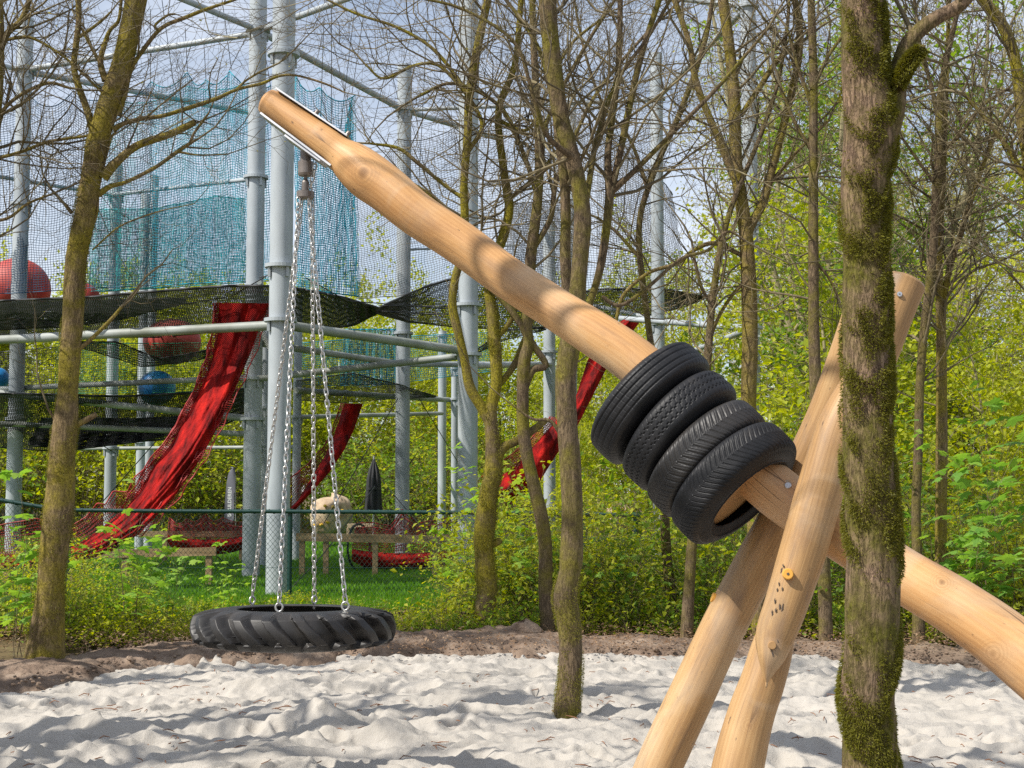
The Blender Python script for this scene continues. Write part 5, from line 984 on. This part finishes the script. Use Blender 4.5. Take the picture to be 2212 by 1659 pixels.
def make_maple(seed, H, nst, nleaf, size, label, group):
    rng = np.random.default_rng(seed); st = MB(); lb = MB(); o = thing('maple_sapling', (0, 0, 0), label, 'sapling', group)
    for k in range(nst):
        e = []; d = unit([rng.normal() * .2, rng.normal() * .2, 1]); base = np.array([rng.uniform(-.25, .25), rng.uniform(-.2, .2), -.03]); grow(st, base, d, H * rng.uniform(.7, 1.0), .006, 1, 2, (0, 4, 0), rng, e, up=.06, wig=.12, seg=.2, minr=.0018)
        e = np.array(e); e = e[e[:, 2] > H * .25]
        for j in range(nleaf):
            p = e[rng.integers(len(e))]; h = unit([rng.normal(), rng.normal(), .1]); q = p + h * rng.uniform(.03, .09); st.tube([p, q], .0013, 3, cap=False); maple_leaf(lb, q, h + np.array([0, 0, -.25]), unit([rng.normal() * .35, rng.normal() * .35 - .25, 1]), size * rng.uniform(.6, 1.2), rng.random())
    st.build('stems', m_twig, o); lb.build('foliage', m_leafM, o, smooth=False); return o
G1 = 'low weeds along the soil strip'; G2 = 'waist high leafy shrubs along the wood edge'; G3 = 'maple saplings'
weeds = [make_shrub(500 + i, .30, .7, 22, 750, .055, m_leafG if i == 1 else m_leafY, 'low leafy weeds growing behind the soil strip', G1) for i in range(3)]
shrubs = [make_shrub(520 + i, 1.25, .9, 20, 1150, .078, m_leafG if i in (1, 3) else m_leafY, 'twiggy green shrub at the edge of the wood', G2) for i in range(4)]
def put(src, used_, px, D, sc, label=None, group=None):
    loc = (GX(px, D), D, 0.0); rz = PR.uniform(0, 6.28)
    if src.name not in used_: used_.add(src.name); src.location = loc; src.rotation_euler = (0, 0, rz); src.scale = (sc, sc, sc); o = src
    else: o = dup(src, loc, rz, sc)
    if label: o['label'] = label
    if group: o['group'] = group
    return o
us = set()
for i in range(60):
    px = -60 + i * 39 + PR.uniform(-25, 25); put(weeds[i % 3], us, px, PR.uniform(13.6, 15.4), PR.uniform(.6, 1.1) * (.7 if 330 < px < 960 else 1))
for i in range(18): put(weeds[i % 3], us, PR.uniform(0, 950), PR.uniform(15.2, 18.2), PR.uniform(.35, .6))
for i in range(44):
    px = 985 + i * 30 + PR.uniform(-25, 25); put(shrubs[i % 4], us, px, PR.uniform(14.2, 19), PR.uniform(.45, 1.05) * (.6 if px < 1060 else 1))
for i in range(16): put(shrubs[i % 4], us, PR.uniform(1520, 2350), PR.uniform(19, 27), PR.uniform(1.0, 1.9))
for i in range(9): put(shrubs[i % 4], us, PR.uniform(-80, 300), PR.uniform(13.8, 16.5), PR.uniform(.35, .55))
for i in range(34): put(shrubs[i % 4], us, PR.uniform(-250, 1250), PR.uniform(45, 52), PR.uniform(1.6, 2.6), 'large leafy shrub at the far side of the lawn', 'shrubs beyond the lawn')
mp_ = [make_maple(600, 1.25, 4, 26, .15, 'tall maple sapling with pale green leaves left of the leaning trunk', G3), make_maple(601, .95, 3, 20, .12, 'maple sapling in front of the red slide', G3), make_maple(602, 1.9, 5, 34, .15, 'maple sapling with broad leaves at the right edge', G3)]
put(mp_[0], us, 30, 12.9, .92); put(mp_[1], us, 300, 14.0, 1.1); put(mp_[2], us, 2150, 13.2, 1.0)
put(mp_[1], us, 372, 14.6, .75, 'small maple sapling to the right of the leaning trunk'); put(mp_[0], us, 200, 15, .6, 'low maple sapling just behind the leaning trunk'); put(mp_[2], us, 2090, 14.5, .75, 'maple sapling behind the sloping right end of the beam')
put(mp_[1], us, 985, 15.5, .7, 'maple sapling to the left of the crooked tree'); put(mp_[0], us, 1130, 15.2, .8, 'maple sapling between the two middle trees'); put(mp_[1], us, 1320, 14.6, .8, 'low maple sapling below the car tyres'); put(mp_[1], us, 1880, 13.6, .55, 'small maple sapling beside the slender trunk on the right')
put(mp_[0], us, 480, 15.8, .5, 'tiny maple sapling beside the tractor tyre'); put(mp_[2], us, 1060, 16.6, .8, 'maple sapling behind the crooked mossy tree')
